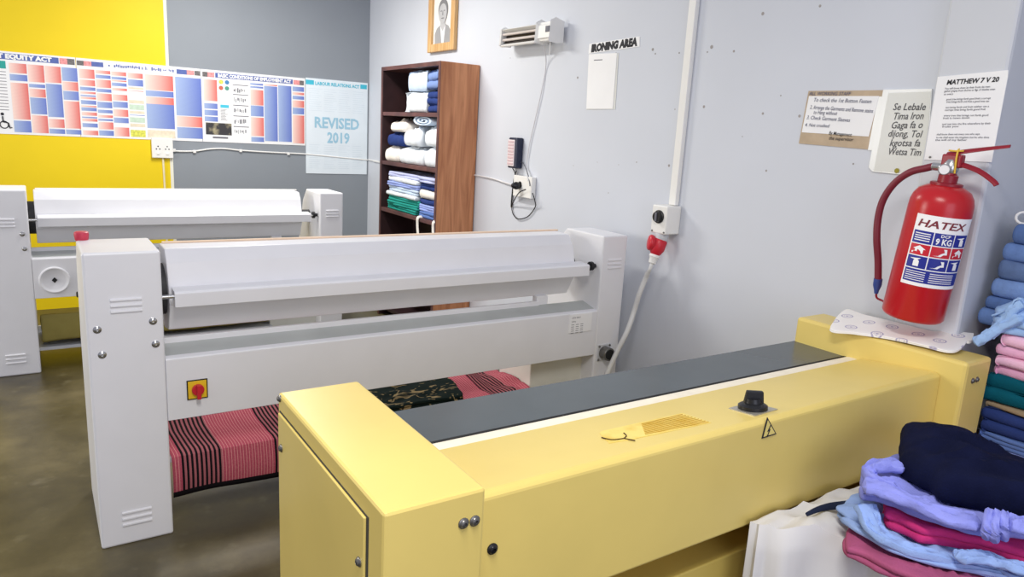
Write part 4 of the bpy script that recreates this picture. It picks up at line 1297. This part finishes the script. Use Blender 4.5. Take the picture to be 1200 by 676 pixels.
n0 = b0 + ax * EL
obj('neck_ring', MB().lathe(n0, ax, [(-.004, .05), (.004, .05), (.006, .044), (.006, .03)], 28), REDD, ex, smooth=True)
obj('neck', MB().lathe(n0, ax, [(0, .030), (.03, .030), (.033, .024), (.04, .022)], 24), REDD, ex, smooth=True)
vb = n0 + ax * .038
obj('valve_body', MB().lathe(vb, ax, [(0, .022), (.012, .026), (.03, .024), (.045, .016)], 20), STEEL, ex, smooth=True)
gd = Vector((-.75, -.25, -.1)).normalized()
gpos = vb + Vector((-.018, .008, .012))
ga_ = obj('pressure_gauge', MB().lathe(gpos, gd, [(0, .017), (.012, .019), (.014, .017), (.012, .016)], 22), STEEL, ex, smooth=True)
obj('gauge_face', MB().cyl(gpos + gd * .011, gpos + gd * .013, .0155, 20), PAPER, ga_)
# handle bracket and levers run towards -y (to the right in the photograph)
hb = vb + ax * .03
mb = MB().box(hb.x - .014, hb.x + .014, hb.y - .035, hb.y + .030, hb.z - .012, hb.z + .032)
obj('handle_bracket', mb, REDD, ex, bevel=.005)
mb = MB().tube([hb + Vector((0, .02, .030)), hb + Vector((0, -.03, .042)), hb + Vector((0, -.10, .055)), hb + Vector((0, -.165, .066))], lambda t: .012 - .005 * t, 8, 5, flat=.5)
obj('squeeze_lever', mb, REDD, ex, smooth=True)
mb = MB().tube([hb + Vector((0, .0, .002)), hb + Vector((0, -.04, -.002)), hb + Vector((0, -.09, -.018)), hb + Vector((0, -.135, -.045)), hb + Vector((0, -.148, -.058))], lambda t: .011 - .002 * t, 8, 5, flat=.6)
obj('carry_handle', mb, REDD, ex, smooth=True)
SEAL = mat('yellow seal', (220, 180, 60), .5)
mb = MB().tube([hb + Vector((-.016, -.022, -.03)), hb + Vector((-.018, -.02, .02)), hb + Vector((-.012, -.018, .045)), hb + Vector((0, -.015, .05))], .003, 6, 4)
mb.tube([hb + Vector((-.010, -.035, .045)), hb + Vector((-.012, -.01, .043)), hb + Vector((-.010, .012, .044))], .003, 6, 3)
obj('seal_tie', mb, SEAL, ex, smooth=True)
# hose
fer = vb + Vector((0, .022, .018))
obj('hose_ferrule', MB().cyl(fer, fer + Vector((-.004, .035, .001)), .014, 16), STEEL, ex, bevel=.002)
hx = exX - .005
hpts = [fer + Vector((-.004, .03, .001)), at(1085, 197, x=hx), at(1066, 202, x=hx), at(1048, 215, x=hx), at(1035, 234, x=hx), at(1029, 256, x=hx), at(1027.5, 280, x=hx), at(1029, 305, x=hx + .01), at(1029, 328, x=hx + .015)]
obj('hose', MB().tube(hpts, .0125, 14, 6), mat('maroon rubber hose', (118, 34, 50), .45), ex, smooth=True)
e0, e1 = at(1029, 328, x=hx + .015), at(1026.5, 345, x=hx + .02)
nz_ = obj('nozzle', MB().lathe(e0, e1 - e0, [(-.005, .015), (.02, .015), (.04, .009), (.052, .007)], 18), mat('blue nozzle', (52, 72, 140), .4), ex, smooth=True)
obj('nozzle_clip', MB().tube([e1 + Vector((0, 0, .01)), e1 + Vector((.002, -.004, -.012)), e1 + Vector((.004, -.03, -.020)), b0 + Vector((-.05, .075, .028))], .004, 8, 4), REDD, ex, smooth=True)

# label wrapped round the cylinder
e1v = ax.orthogonal()
XA = Vector((-1, 0, 0)); XA = (XA - ax * XA.dot(ax)).normalized()
YA = ax.cross(XA)              # increasing angle goes towards -y? resolved by sign below
if YA.y > 0:
    YA = -YA


def on_cyl(ang, h, off):
    return b0 + ax * h + (XA * math.cos(ang) + YA * math.sin(ang)) * (ER + off)


def patch(mb, a0_, a1_, h0, h1, off, mi=0, n=None):
    n = n or max(2, int(abs(a1_ - a0_) / .08))
    vs, fs = [], []
    for i in range(n + 1):
        a_ = a0_ + (a1_ - a0_) * i / n
        vs += [on_cyl(a_, h0, off), on_cyl(a_, h1, off)]
    for i in range(n):
        fs.append((2 * i, 2 * i + 2, 2 * i + 3, 2 * i + 1)[::1])
    return mb.add(vs, fs, mi)


def best_angle(u, v):
    """angle/height on the cylinder seen at a pixel of the photograph"""
    best = None
    for i in range(-90, 91):
        a_ = i * PI / 180
        nrm = XA * math.cos(a_) + YA * math.sin(a_)
        for j in range(0, 95):
            h = EL * j / 94
            P = on_cyl(a_, h, 0)
            if nrm.dot(CAM - P) < 0:
                continue
            d = P - CAM
            k_ = d.dot(FWD)
            uu, vv = 600 + FPX * d.dot(R2) / k_, 338 - FPX * d.dot(U2) / k_
            e_ = (uu - u) ** 2 + (vv - v) ** 2
            if best is None or e_ < best[0]:
                best = (e_, a_, h)
    return best[1], best[2]


la0, lh1 = best_angle(1078, 249)
la0b, lh0 = best_angle(1054, 329)
la0 = (la0 + la0b) / 2
LA1 = la0 + 2.05
BLU = mat('label blue', (34, 44, 140), .4)
LRD = mat('label red', (196, 32, 48), .4)
LH = lh1 - lh0
rowsL = [(.60, .775, BLU, 'B'), (.435, .585, LRD, 'R'), (.25, .42, BLU, 'B'), (.05, .235, BLU, 'W')]
mbw = MB()
mbl = patch(MB(), la0, LA1, lh0, lh1, .0008)
cw = (LA1 - la0 - .10) / 3
for (f0, f1, _, kind) in rowsL:
    ink = 2 if kind == 'R' else 1
    if kind == 'W':
        patch(mbl, la0 + .05, LA1 - .05, lh0 + LH * f0, lh0 + LH * f1, .0014, ink)
    else:
        for j in range(3):
            patch(mbl, la0 + .05 + j * cw, la0 + .05 + (j + 1) * cw - .035, lh0 + LH * f0, lh0 + LH * f1, .0014, ink)
lab = obj('label', mbl, [PAPER, BLU, LRD], ex, smooth=True)


def cyl_text(txt, a0_, a1_, h, hgt, mt_list, name, shear=0.0, bold=0.0):
    cu = bpy.data.curves.new('t', 'FONT')
    cu.body, cu.size, cu.shear, cu.offset = txt, 1.0, shear, bold
    cu.resolution_u = 2
    tmp = bpy.data.objects.new('t', cu)
    COL.objects.link(tmp)
    dg = bpy.context.evaluated_depsgraph_get()
    me = tmp.evaluated_get(dg).to_mesh()
    W_ = max(v.co.x for v in me.vertices)
    Hh = max(v.co.y for v in me.vertices)
    vs = [on_cyl(a0_ + (a1_ - a0_) * v.co.x / W_, h + hgt * v.co.y / Hh, .0020) for v in me.vertices]
    fs = [tuple(p_.vertices) for p_ in me.polygons]
    tmp.evaluated_get(dg).to_mesh_clear()
    bpy.data.objects.remove(tmp)
    bpy.data.curves.remove(cu)
    return obj(name, MB().add(vs, fs), mt_list, lab)


cyl_text('HATEX', la0 + .09, la0 + .09 + 2.45 * cw, lh0 + LH * .835, LH * .10, mat('label maroon', (120, 40, 50), .5), 'brand_lettering', .2, .02)
cyl_text('DCP', la0 + .05 + cw * 1.28, la0 + .05 + cw * 1.75, lh0 + LH * .72, LH * .04, PAPER, 'lettering', 0, .02)
cyl_text('9 KG', la0 + .05 + cw * 1.10, la0 + .05 + cw * 1.86, lh0 + LH * .62, LH * .085, PAPER, 'lettering', 0, .03)
for j in range(4):
    patch(mbw, la0 + .11, la0 + cw - .06, lh0 + LH * (.635 + .032 * j), lh0 + LH * (.648 + .032 * j), .0020)
for j in range(5):
    patch(mbw, la0 + .10, la0 + cw * 1.1, lh0 + LH * (.075 + .03 * j), lh0 + LH * (.085 + .03 * j), .0020)
    patch(mbw, la0 + cw * 1.3, la0 + cw * 2.6, lh0 + LH * (.075 + .03 * j), lh0 + LH * (.085 + .03 * j), .0020)


def icon(ca, ch, pts):
    vs = [on_cyl(ca + x * cw * .42, ch + y * LH * .075, .0020) for x, y in pts]
    mbw.add(vs, [tuple(range(len(vs)))])


house = [(-.8, -.7), (.5, -.7), (.5, .1), (.75, .1), (0, .8), (-.7, .15), (-.45, .1), (-.45, -.3), (-.8, -.4)]
bottle = [(-.3, -.8), (.35, -.8), (.35, .2), (.15, .45), (.5, .8), (-.2, .7), (-.8, .6), (-.2, .4), (-.3, .2)]
man = [(-.8, -.7), (-.2, -.6), (.1, -.2), (.5, .1), (.3, .7), (.7, .7), (.8, -.3), (.4, -.35), (.1, -.75)]
for j, (shp1, shp2) in enumerate(((house, bottle), (man, man), (house, bottle))):
    cc = la0 + .05 + cw * (j + .45)
    icon(cc, lh0 + LH * .51, shp1)
    icon(cc, lh0 + LH * .335, shp2)
icon(la0 + .05 + cw * 2.45, lh0 + LH * .68, bottle)
obj('pictogram', mbw, PAPER, lab)

# ================================================================== CLOTHS ON THE MACHINES
# printed cloth on the right yellow cabinet
zc = .954
ol = [at(u, v, z=zc + .004) for (u, v) in ((973, 384), (1000, 389.5), (1040, 397), (1080, 406.5), (1110, 414), (1125, 413), (1137, 403))]
ol += [at(u, v, x=2.672) for (u, v) in ((1138, 392), (1120, 391), (1098, 391), (1070, 384), (1040, 374), (1022, 367), (1005, 372), (988, 378))]
ol = [(p.x, p.y) for p in ol]
fc = slab(ol, zc, .010, 2, .0014, 61, wscale=7, rings=8, tilt=(2.50, 1.3, .14, 0))
tag(obj('folded_cloth', fc, print_cloth('white cotton with grey roundels', (238, 236, 232), (178, 174, 196), 11, ring=True), smooth=True), 'white folded cloth printed with grey roundels on the yellow cabinet', 'cloth')


def drape(x0, x1, yf, yb2, ztop, zhem, mt, nx=90, wr=.006, seed=0, rightlift=0.0, sag=0.0):
    """cloth lying on the tray and hanging over its front edge"""
    mb = MB()
    path = []
    for i in range(15):
        path.append((yb2 + (yf + .012 - yb2) * i / 14, ztop - sag * (1 - i / 14)))
    path += [(yf + .004, ztop - .003), (yf, ztop - .012)]
    for i in range(1, 12):
        path.append((yf - .012 * math.sin(i / 11 * PI), ztop - .012 - (ztop - .012 - zhem) * i / 11))
    m_ = len(path)
    L = [0.0]
    for i in range(1, m_):
        L.append(L[-1] + math.hypot(path[i][0] - path[i - 1][0], path[i][1] - path[i - 1][1]))
    vs, uvd = [], []
    for i in range(nx + 1):
        x = x0 + (x1 - x0) * i / nx
        for j, (y, z_) in enumerate(path):
            top = 1 if j < 14 else 0.0
            rum = max(0, (x - x0) / (x1 - x0) - .70) * rightlift
            a_ = noise.noise(Vector((x * 6, y * 3, seed)))
            b_ = noise.noise(Vector((x * 15 + y * 9, y * 10, seed + 4)))
            dz = abs(a_) * (wr + rum) * 2 * top + b_ * wr * .6 * top + abs(b_) * rum * .8 * top
            dy = a_ * wr * 1.6 * (1 - top) * (j - 14) / 12 if j > 14 else 0
            hem = -.012 * noise.noise(Vector((x * 3, 2, seed))) * max(0, j - 16) / 11
            vs.append(Vector((x + .01 * noise.noise(Vector((y * 4, x * 2, seed))), y + dy, z_ + max(dz, 0) + .002 + hem)))
            uvd.append((x, L[j]))
    fs = [(i * m_ + j, i * m_ + j + 1, (i + 1) * m_ + j + 1, (i + 1) * m_ + j) for i in range(nx) for j in range(m_ - 1)]
    mb.add(vs, [f[::-1] for f in fs])
    pos = {}
    o_ = obj('draped_cloth', mb, mt, smooth=True)
    ul = o_.data.uv_layers.new(name='UVMap')
    for lp in o_.data.loops:
        ul.data[lp.index].uv = uvd[lp.vertex_index]
    sol = o_.modifiers.new('solid', 'SOLIDIFY')
    sol.thickness = .003
    return o_


tag(drape(.366, 2.098, 2.862, 3.24, .287, .118, stripe_mat('rose striped cotton'), 120, .005, 3, .10), 'rose pink cloth with black stripes hanging under the nearer white machine', 'cloth')
tag(drape(-.03, 1.35, 5.12, 5.50, .345, .175, mat('cloth olive drab', (150, 138, 78), .9, var=.12, scale=8, spec=.1), 70, .010, 8, 0, .20), 'olive cloth hanging under the farther white machine', 'cloth')
gol = [at(u, v, z=.315) for (u, v) in ((425, 462), (436, 480), (455, 498), (480, 500), (520, 484), (548, 474), (540, 462), (528, 449), (500, 440), (465, 440))]
gol = [(min(max(p.x, .5), 2.0), max(p.y, 2.875)) for p in gol]
tag(obj('folded_cloth', slab(gol, .302, .035, 2, .010, 71, wscale=8), print_cloth('dark green cotton with tan leaves', (18, 30, 28), (140, 122, 88), 10, .60, .64), smooth=True), 'dark green cloth with tan leaf print lying on the striped cloth', 'cloth')
# loose white rod on the floor behind the pedestal
tag(obj('white_rod', MB().tube([at(596, 427, z=.03), at(622, 447, z=.01), at(640, 461, z=.008)], .008, 8, 3), PWHITE, smooth=True), 'thin white rod on the floor behind the striped cloth', 'rod')
# sack by the bookcase, seen through the slot under the roller
sk = MB().lathe((2.50, 6.05, 0), (0, 0, 1), [(0, .12), (.02, .15), (.2, .16), (.38, .15), (.46, .11), (.5, .05)], 20)
tag(obj('laundry_sack', sk, mat('white woven sack', (214, 220, 212), .7, var=.06, scale=30, bump=.3, bscale=40), smooth=True), 'white laundry sack on the floor beside the far end of the bookcase', 'sack')

# ================================================================== ALCOVE STACK
SHELFX0, SHELFX1 = 2.715, 3.20
sh = thing('low_cupboard', 'low wooden cupboard in the alcove under the stacks of folded clothes', 'cupboard', (2.96, .78, 0))
obj('carcass', MB().box(SHELFX0 + .01, SHELFX1, .42, 1.14, 0, .565), WOODS, sh, bevel=.004)
obj('top_panel', MB().box(SHELFX0, SHELFX1, .41, 1.145, .565, .59), WOODD, sh, bevel=.003)
for ya_, yb3 in ((.44, .775), (.785, 1.12)):
    obj('cupboard_door', MB().box(SHELFX0 - .006, SHELFX0 + .01, ya_, yb3, .04, .545), WOODS, sh, bevel=.003)
JE = [cloth_mat('faded denim', (108, 138, 192), .12, 30), cloth_mat('denim', (92, 120, 172), .12, 30), cloth_mat('pale denim', (122, 152, 204), .12, 30), cloth_mat('grey denim', (98, 120, 160), .12, 30)]
PINK = cloth_mat('candy pink', (236, 178, 208))
PINK2 = cloth_mat('shell pink', (240, 192, 214))
TEAL = cloth_mat('deep teal', (14, 88, 104))
TAN = cloth_mat('sand', (160, 140, 112))
stack = [(.040, 3, C_LILACB, 'blue layered shirt, lowest in the alcove stack'), (.045, 3, C_DEN, 'denim blue layered shirt, second from bottom of the alcove stack'), (.085, 2, C_NAVY2, 'navy folded trousers under the sand coloured cloth in the alcove stack'), (.022, 1, TAN, 'thin sand coloured cloth between navy and teal in the alcove stack'),
         (.045, 1, TEAL, 'lower of two deep teal folded garments in the alcove stack'), (.045, 1, TEAL, 'upper of two deep teal folded garments, just below the pinks'),
         (.036, 1, PINK, 'lowest of the four pink folded garments in the alcove stack'), (.036, 1, PINK2, 'second lowest pink folded garment in the alcove stack'), (.036, 1, PINK, 'third pink folded garment up in the alcove stack'), (.04, 1, PINK2, 'topmost pink folded garment under the pale blue one')]
zz = .592
for i, (t_, l_, mt, lb) in enumerate(stack):
    ye = 1.045 + random.uniform(-.008, .008)
    garment('folded_garment', lb, 'folded clothes', slab(rect(2.87 + random.uniform(-.01, .01), ye - .29, .30, .58, random.uniform(-.02, .02), .006, .9), zz, t_, l_, .004, 80 + i), mt, 'folded clothes in the alcove')
    zz += t_ + .001
ztop = zz
jz = 1.028
# back stack carrying the jeans
jl = [(.060, 1.140, 'jeans at the bottom of the alcove jeans stack, beside the pale blue shirt'), (.042, 1.125, 'thin folded jeans second from the bottom of the alcove jeans stack'), (.066, 1.122, 'folded jeans third from the bottom of the alcove jeans stack'),
      (.062, 1.108, 'folded jeans fourth from the bottom of the alcove jeans stack'), (.062, 1.104, 'folded jeans second from the top of the alcove jeans stack'), (.068, 1.085, 'topmost folded jeans in the alcove jeans stack under the white ring')]
zz = max(jz, ztop + .001)
for i, (t_, ye, lb) in enumerate(jl):
    garment('folded_jeans', 'blue ' + lb, 'jeans', slab(rect(2.93 + random.uniform(-.006, .006), ye - .248, .32, .52, random.uniform(-.015, .015), .004, .80), zz, t_, 1, .005, 100 + i, dome=.04, rim=.34, amp=.008), JE[i % 4], 'folded jeans in the alcove')
    zz += t_ + .001
rg = at(1192, 257, x=2.82)
mb = MB().torus((2.82, rg.y - .018, zz + .017), (-.8, -.4, .45), .021, .0045, 24, 8)
tag(obj('plastic_ring', mb, PWHITE, smooth=True), 'white plastic ring on top of the jeans stack', 'ring')
# pale blue shirt with trailing ties, in front of the jeans
sb = cloth_mat('sky blue', (158, 190, 232))
ps_ = thing('folded_garment', 'pale blue shirt with trailing ties heaped on the pinks beside the jeans', 'folded clothes', (2.76, .98, ztop), 'folded clothes in the alcove')
mb = slab([(2.70, 1.05), (2.705, .98), (2.70, .90), (2.71, .80), (2.76, .76), (2.80, .85), (2.81, .95), (2.79, 1.04), (2.745, 1.075)], ztop + .001, .085, 3, .012, 120, wscale=12, dome=.35)
obj('shirt', mb, sb, ps_, smooth=True)
# ================================================================== SORTING TABLE, SHEET AND FOREGROUND PILE
TZ = .585
edge = [(1.545, 1.085), (1.60, 1.02), (1.70, .955), (1.80, .87), (1.90, .74), (2.02, .58), (2.14, .42)]
far_e = [(2.62, .42), (2.62, 1.0), (2.48, 1.085)]
tb = thing('sorting_table', 'low table hidden under the white sheet in the right foreground', 'table', (2.1, .8, 0))
inset = [(1.575, 1.078), (1.65, 1.01), (1.83, .875), (2.05, .58), (2.16, .44), (2.60, .44), (2.60, .99), (2.47, 1.078)]
obj('table_top', MB().poly_flat([(x, y, TZ) for x, y in inset], (0, 0, 1), .03), WOODS, tb)
for (x, y) in ((1.68, 1.03), (2.18, .50), (2.55, .50), (2.45, 1.03)):
    obj('leg', MB().box(x - .022, x + .022, y - .022, y + .022, 0, TZ - .03), WOODS, tb, bevel=.003)
# sheet: hanging folds over the table edge, creased on top
sp_pts = spline([Vector((x, y, 0)) for x, y in edge], 16)
n = len(sp_pts)
mb = MB()
TOPR, DROPR = 34, 22
cum = [0.0]
for i in range(1, n):
    cum.append(cum[-1] + (sp_pts[i] - sp_pts[i - 1]).length)


def crease(x, y, s_, seed):
    w1 = noise.noise(Vector((x * s_, y * s_, seed)))
    return (1 - min(1, abs(w1) * 3.0)) ** 1.6


vs = []
for j in range(TOPR + DROPR):
    for i in range(n):
        d = sp_pts[min(i + 1, n - 1)] - sp_pts[max(i - 1, 0)]
        nr_ = Vector((d.y, -d.x, 0)).normalized()
        if nr_.dot(Vector((2.2, .9, 0)) - sp_pts[i]) > 0:
            nr_ = -nr_
        s_ = cum[i]
        hump = max(0, noise.noise(Vector((s_ * 7.5, .3, 1.7))))
        if j < TOPR:
            f = 1 - j / (TOPR - 1)
            q = sp_pts[i].lerp(Vector((2.50, 1.075, 0)), f * .985)
            near_ = max(0, 1 - f * 4)
            zt_ = TZ + .006 + .022 * crease(q.x * .8, q.y * 1.2, 7, 2) + .012 * (noise.noise(Vector((q.x * 12, q.y * 12, 4))) + 1) * .5 + .03 * hump * near_
            zt_ = min(zt_, TZ + .018) if f > .5 else zt_
            vs.append(Vector((q.x, min(q.y, 1.088), zt_)))
        else:
            g_ = (j - TOPR + 1) / DROPR
            fold = math.sin(s_ * 62 + 2.6 * math.sin(s_ * 17))
            rip = .021 * fold * abs(fold) ** .3 + .016 * noise.noise(Vector((s_ * 14, g_ * 1.2, 5)))
            out = .012 + (rip + .026) * (g_ ** .55) * 1.25
            out *= .25 if s_ < .02 else 1
            zt_ = TZ + .004 - .47 * g_ + .03 * hump * (1 - g_) ** 5
            q = sp_pts[i] + nr_ * out
            vs.append(Vector((q.x, min(q.y, 1.094), zt_)))
fs = [(j * n + i, j * n + i + 1, (j + 1) * n + i + 1, (j + 1) * n + i) for j in range(TOPR + DROPR - 1) for i in range(n - 1)]
mb.add(vs, fs)
so = obj('white_sheet', mb, mat('cloth white sheet', (216, 214, 212), .9, var=.03, scale=5, spec=.08), smooth=True)
sm = so.modifiers.new('solid', 'SOLIDIFY')
sm.thickness = .003
tag(so, 'crumpled white sheet draped over the table before the yellow machine', 'sheet')


def pile(name, label, front, rear, z0, T, mt, zr=None, **k):
    pts = [at(u, v, z=z0) for u, v in front] + [at(u, v, z=(zr or z0)) for u, v in rear]
    pts = [(p.x, min(p.y, 1.085)) for p in pts]
    return garment(name, label, 'clothes', slab(pts, z0, T, k=9, side=7, **k), mt, 'garments heaped in the right foreground')


def band(parent, name, pts, w_, th, mt, seed=0, n_=46, m_=15, fold=.4):
    """a strip of cloth (sleeve, hem, cuff) laid along a line, with creases along its length"""
    pts = spline([Vector(p) for p in pts], 10)
    vs = []
    for i in range(n_):
        t = i / (n_ - 1)
        f_ = t * (len(pts) - 1)
        a_ = int(min(f_, len(pts) - 2))
        p = pts[a_].lerp(pts[a_ + 1], f_ - a_)
        d = (pts[min(a_ + 2, len(pts) - 1)] - pts[max(a_ - 1, 0)]).normalized()
        sd = d.cross(Vector((0, 0, 1))).normalized()
        up = sd.cross(d).normalized()
        ww = w_(t) if callable(w_) else w_
        e_ = min(1, t * 12 + .25, (1 - t) * 12 + .25)
        for k in range(m_ * 2):
            ang = 2 * PI * k / (m_ * 2)
            c_, s_ = math.cos(ang), math.sin(ang)
            rx = abs(c_) ** .75 * (1 if c_ > 0 else -1)
            rz = abs(s_) ** .8 * (1 if s_ > 0 else -1)
            cre = (1 - min(1, 3 * abs(noise.noise(Vector((rx * 2.2 + seed, t * 3.5, seed * 1.3))))))
            lift = th * (rz + fold * cre * (1 if s_ > 0 else .2)) + th * .35 * noise.noise(Vector((t * 9, rx * 3, seed)))
            vs.append(p + sd * (rx * ww * e_ * (1 + .16 * noise.noise(Vector((t * 7, seed, rx))))) + up * lift * e_)
    M2 = m_ * 2
    fs = [(i * M2 + k, i * M2 + (k + 1) % M2, (i + 1) * M2 + (k + 1) % M2, (i + 1) * M2 + k) for i in range(n_ - 1) for k in range(M2)]
    fs += [tuple(range(M2))[::-1], tuple(range((n_ - 1) * M2, n_ * M2))]
    return obj(name, MB().add(vs, fs), mt, parent, smooth=True)


C_MAUVE = cloth_mat('mauve', (170, 86, 122))
C_MAG = cloth_mat('magenta', (196, 54, 116))
C_LIL = cloth_mat('lilac', (142, 148, 222))
C_SKY = cloth_mat('powder blue', (150, 176, 226))
C_DARKN = cloth_mat('midnight navy', (16, 20, 46), .25)
WD = (.6, -.8)
g1 = pile('folded_garment', 'mauve pink garment lying lowest on the white sheet', ((988, 640), (989, 653), (1004, 659), (1037, 677), (1090, 700), (1160, 730)), ((1180, 640), (1120, 610), (1060, 605), (1015, 612), (999, 620)), .604, .034, C_MAUVE, layers=2, wr=.007, seed=200, wdir=WD, stag=.008)
g2 = pile('folded_garment', 'powder blue crumpled shirt between mauve and magenta garments', ((982, 606), (997, 618), (1028, 637), (1070, 653), (1111, 664), (1153, 676), (1215, 690)), ((1215, 640), (1130, 600), (1080, 588), (1040, 583), (1005, 590), (990, 598)), .642, .030, C_SKY, layers=3, wr=.012, seed=201, wdir=WD, wscale=16, stag=.014)
band(g2, 'sleeve', [at(1012, 590, z=.725), at(1017, 604, z=.705), at(1024, 620, z=.683), at(1044, 636, z=.668), at(1080, 649, z=.664), at(1120, 658, z=.662)], lambda t: .030 - .010 * t, .010, C_SKY, 3, fold=.8)
band(g2, 'hem', [at(985, 607, z=.655), at(1010, 622, z=.66), at(1045, 642, z=.658), at(1090, 657, z=.656), at(1150, 668, z=.656), at(1210, 680, z=.656)], .014, .007, C_SKY, 5, fold=.8)
band(g2, 'shirt_tail', [at(1120, 654, z=.69), at(1150, 654, z=.69), at(1180, 662, z=.688), at(1215, 672, z=.686)], .022, .008, C_SKY, 8, fold=1.0)
g3 = pile('folded_garment', 'magenta folded garment under the lilac shirt', ((1030, 610), (1034, 619), (1054, 627), (1078, 639), (1114, 644), (1153, 652), (1215, 664)), ((1215, 610), (1140, 585), (1080, 578), (1050, 582), (1034, 592)), .676, .044, C_MAG, layers=2, wr=.008, seed=202, wdir=WD, stag=.010)
g4 = pile('folded_garment', 'lilac shirt with rolled cuff lying under the navy garment', ((1006, 572), (1008, 586), (1032, 591), (1070, 606), (1114, 621), (1152, 631), (1178, 634), (1220, 630)), ((1220, 575), (1130, 545), (1075, 540), (1035, 545), (1012, 556)), .724, .038, C_LIL, layers=2, wr=.012, seed=203, wdir=WD, stag=.012, wscale=12)
band(g4, 'collar', [at(1060, 549, z=.80), at(1040, 547, z=.80), at(1022, 549, z=.795), at(1018, 557, z=.785), at(1030, 566, z=.78), at(1052, 574, z=.778)], lambda t: .020 - .004 * t, .012, C_LIL, 11, fold=.9)
band(g4, 'sleeve', [at(1010, 570, z=.775), at(1035, 575, z=.778), at(1070, 590, z=.775), at(1110, 605, z=.77), at(1150, 615, z=.77)], lambda t: .030 + .006 * math.sin(t * 9), .012, C_LIL, 13, fold=.6)
for i_, (u0, v0, u1, v1) in enumerate(((1160, 598, 1156, 629), (1168, 600, 1165, 632), (1177, 602, 1176, 630))):
    band(g4, 'cuff', [at(u0, v0, z=.800), at((u0 + u1) / 2 - 1, (v0 + v1) / 2 - 2, z=.792), at(u1, v1 - 3, z=.765), at(u1 + 1, v1, z=.745)], .010, .010, C_LIL, 21 + i_, n_=24, m_=8, fold=.5)
band(g4, 'shirt_tail', [at(1178, 612, z=.79), at(1195, 617, z=.785), at(1215, 622, z=.78), at(1240, 628, z=.78)], .030, .012, C_LIL, 31, fold=1.0)
g5 = pile('folded_garment', 'bulky midnight navy garment on top of the foreground heap', ((1050, 548), (1054, 562), (1080, 577), (1110, 590), (1150, 600), (1200, 612), (1255, 625)), ((1262, 578), (1206, 545), (1170, 525), (1135, 507), (1098, 499), (1060, 500)), .768, .084, C_DARKN, zr=.835, layers=1, wr=.017, seed=205, dome=.05, wdir=(.7, -.7), wscale=7, rim=.36, amp=.035)
band(ps_, 'sleeve', [at(1200, 372, x=2.705), at(1180, 382, x=2.698), at(1166, 389, x=2.69), at(1153, 397, x=2.675), at(1142, 403, x=2.665)], lambda t: .026 - .008 * t, .013, sb, 41, fold=.8)
band(ps_, 'sleeve', [at(1200, 356, x=2.72), at(1190, 362, x=2.71), at(1178, 378, x=2.70), at(1168, 388, x=2.69), at(1160, 396, x=2.685)], lambda t: .022 - .010 * t, .012, sb, 43, fold=.9)
for i_, pth in enumerate((((1196, 357), (1182, 363), (1171, 367), (1162, 370)), ((1197, 362), (1184, 366), (1174, 370)), ((1198, 350), (1190, 352), (1186, 358)))):
    band(ps_, 'tie', [at(u, v, x=2.705) for u, v in pth], .006, .0035, sb, 45 + i_, n_=20, m_=5)
stp = [at(u, v, z=.632) for u, v in ((945, 603), (958, 597), (975, 593), (1000, 591))]
tag(obj('dark_strap', MB().tube(stp, lambda t: .005 + .008 * t, 8, 5, flat=.4), cloth_mat('ink blue', (40, 46, 66)), smooth=True), 'dark strap trailing over the sheet beside the powder blue shirt', 'strap')

# ================================================================== LIGHT
w = bpy.data.worlds.new('world')
SC.world = w
w.use_nodes = True
bg = w.node_tree.nodes['Background']
bg.inputs['Color'].default_value = (0.83, 0.855, 1.0, 1)
bg.inputs['Strength'].default_value = 0.46


def area(name, loc, target, sx_, sy_, power, color):
    l = bpy.data.lights.new(name, 'AREA')
    l.shape = 'RECTANGLE'
    l.size, l.size_y, l.energy, l.color = sx_, sy_, power, color
    o_ = bpy.data.objects.new(name, l)
    COL.objects.link(o_)
    o_.location = loc
    o_.rotation_euler = (Vector(target) - Vector(loc)).to_track_quat('-Z', 'Y').to_euler()
    return o_


area('window_light', (-3.0, 4.6, 1.9), (2.5, 3.0, 1.0), 1.6, 1.3, 82, (1.0, 0.96, 0.88))
area('ceiling_light', (1.25, 5.1, 2.98), (1.25, 5.1, 0), 0.25, 1.2, 66, (1.0, 0.97, 0.91))
area('ceiling_light', (0.3, 0.35, 2.98), (0.3, 0.35, 0), 0.25, 1.2, 56, (1.0, 0.97, 0.92))
area('front_fill_light', (0.2, -2.6, 1.7), (0.9, 3.0, 0.8), 2.6, 2.0, 44, (0.80, 0.82, 1.0))  # added cool fill behind the camera, brightens faces turned towards it

SC.view_settings.view_transform = 'Standard'
SC.view_settings.look = 'None'
SC.view_settings.gamma = 1.0
SC.view_settings.exposure = 0.1
SC.view_settings.use_curve_mapping = False
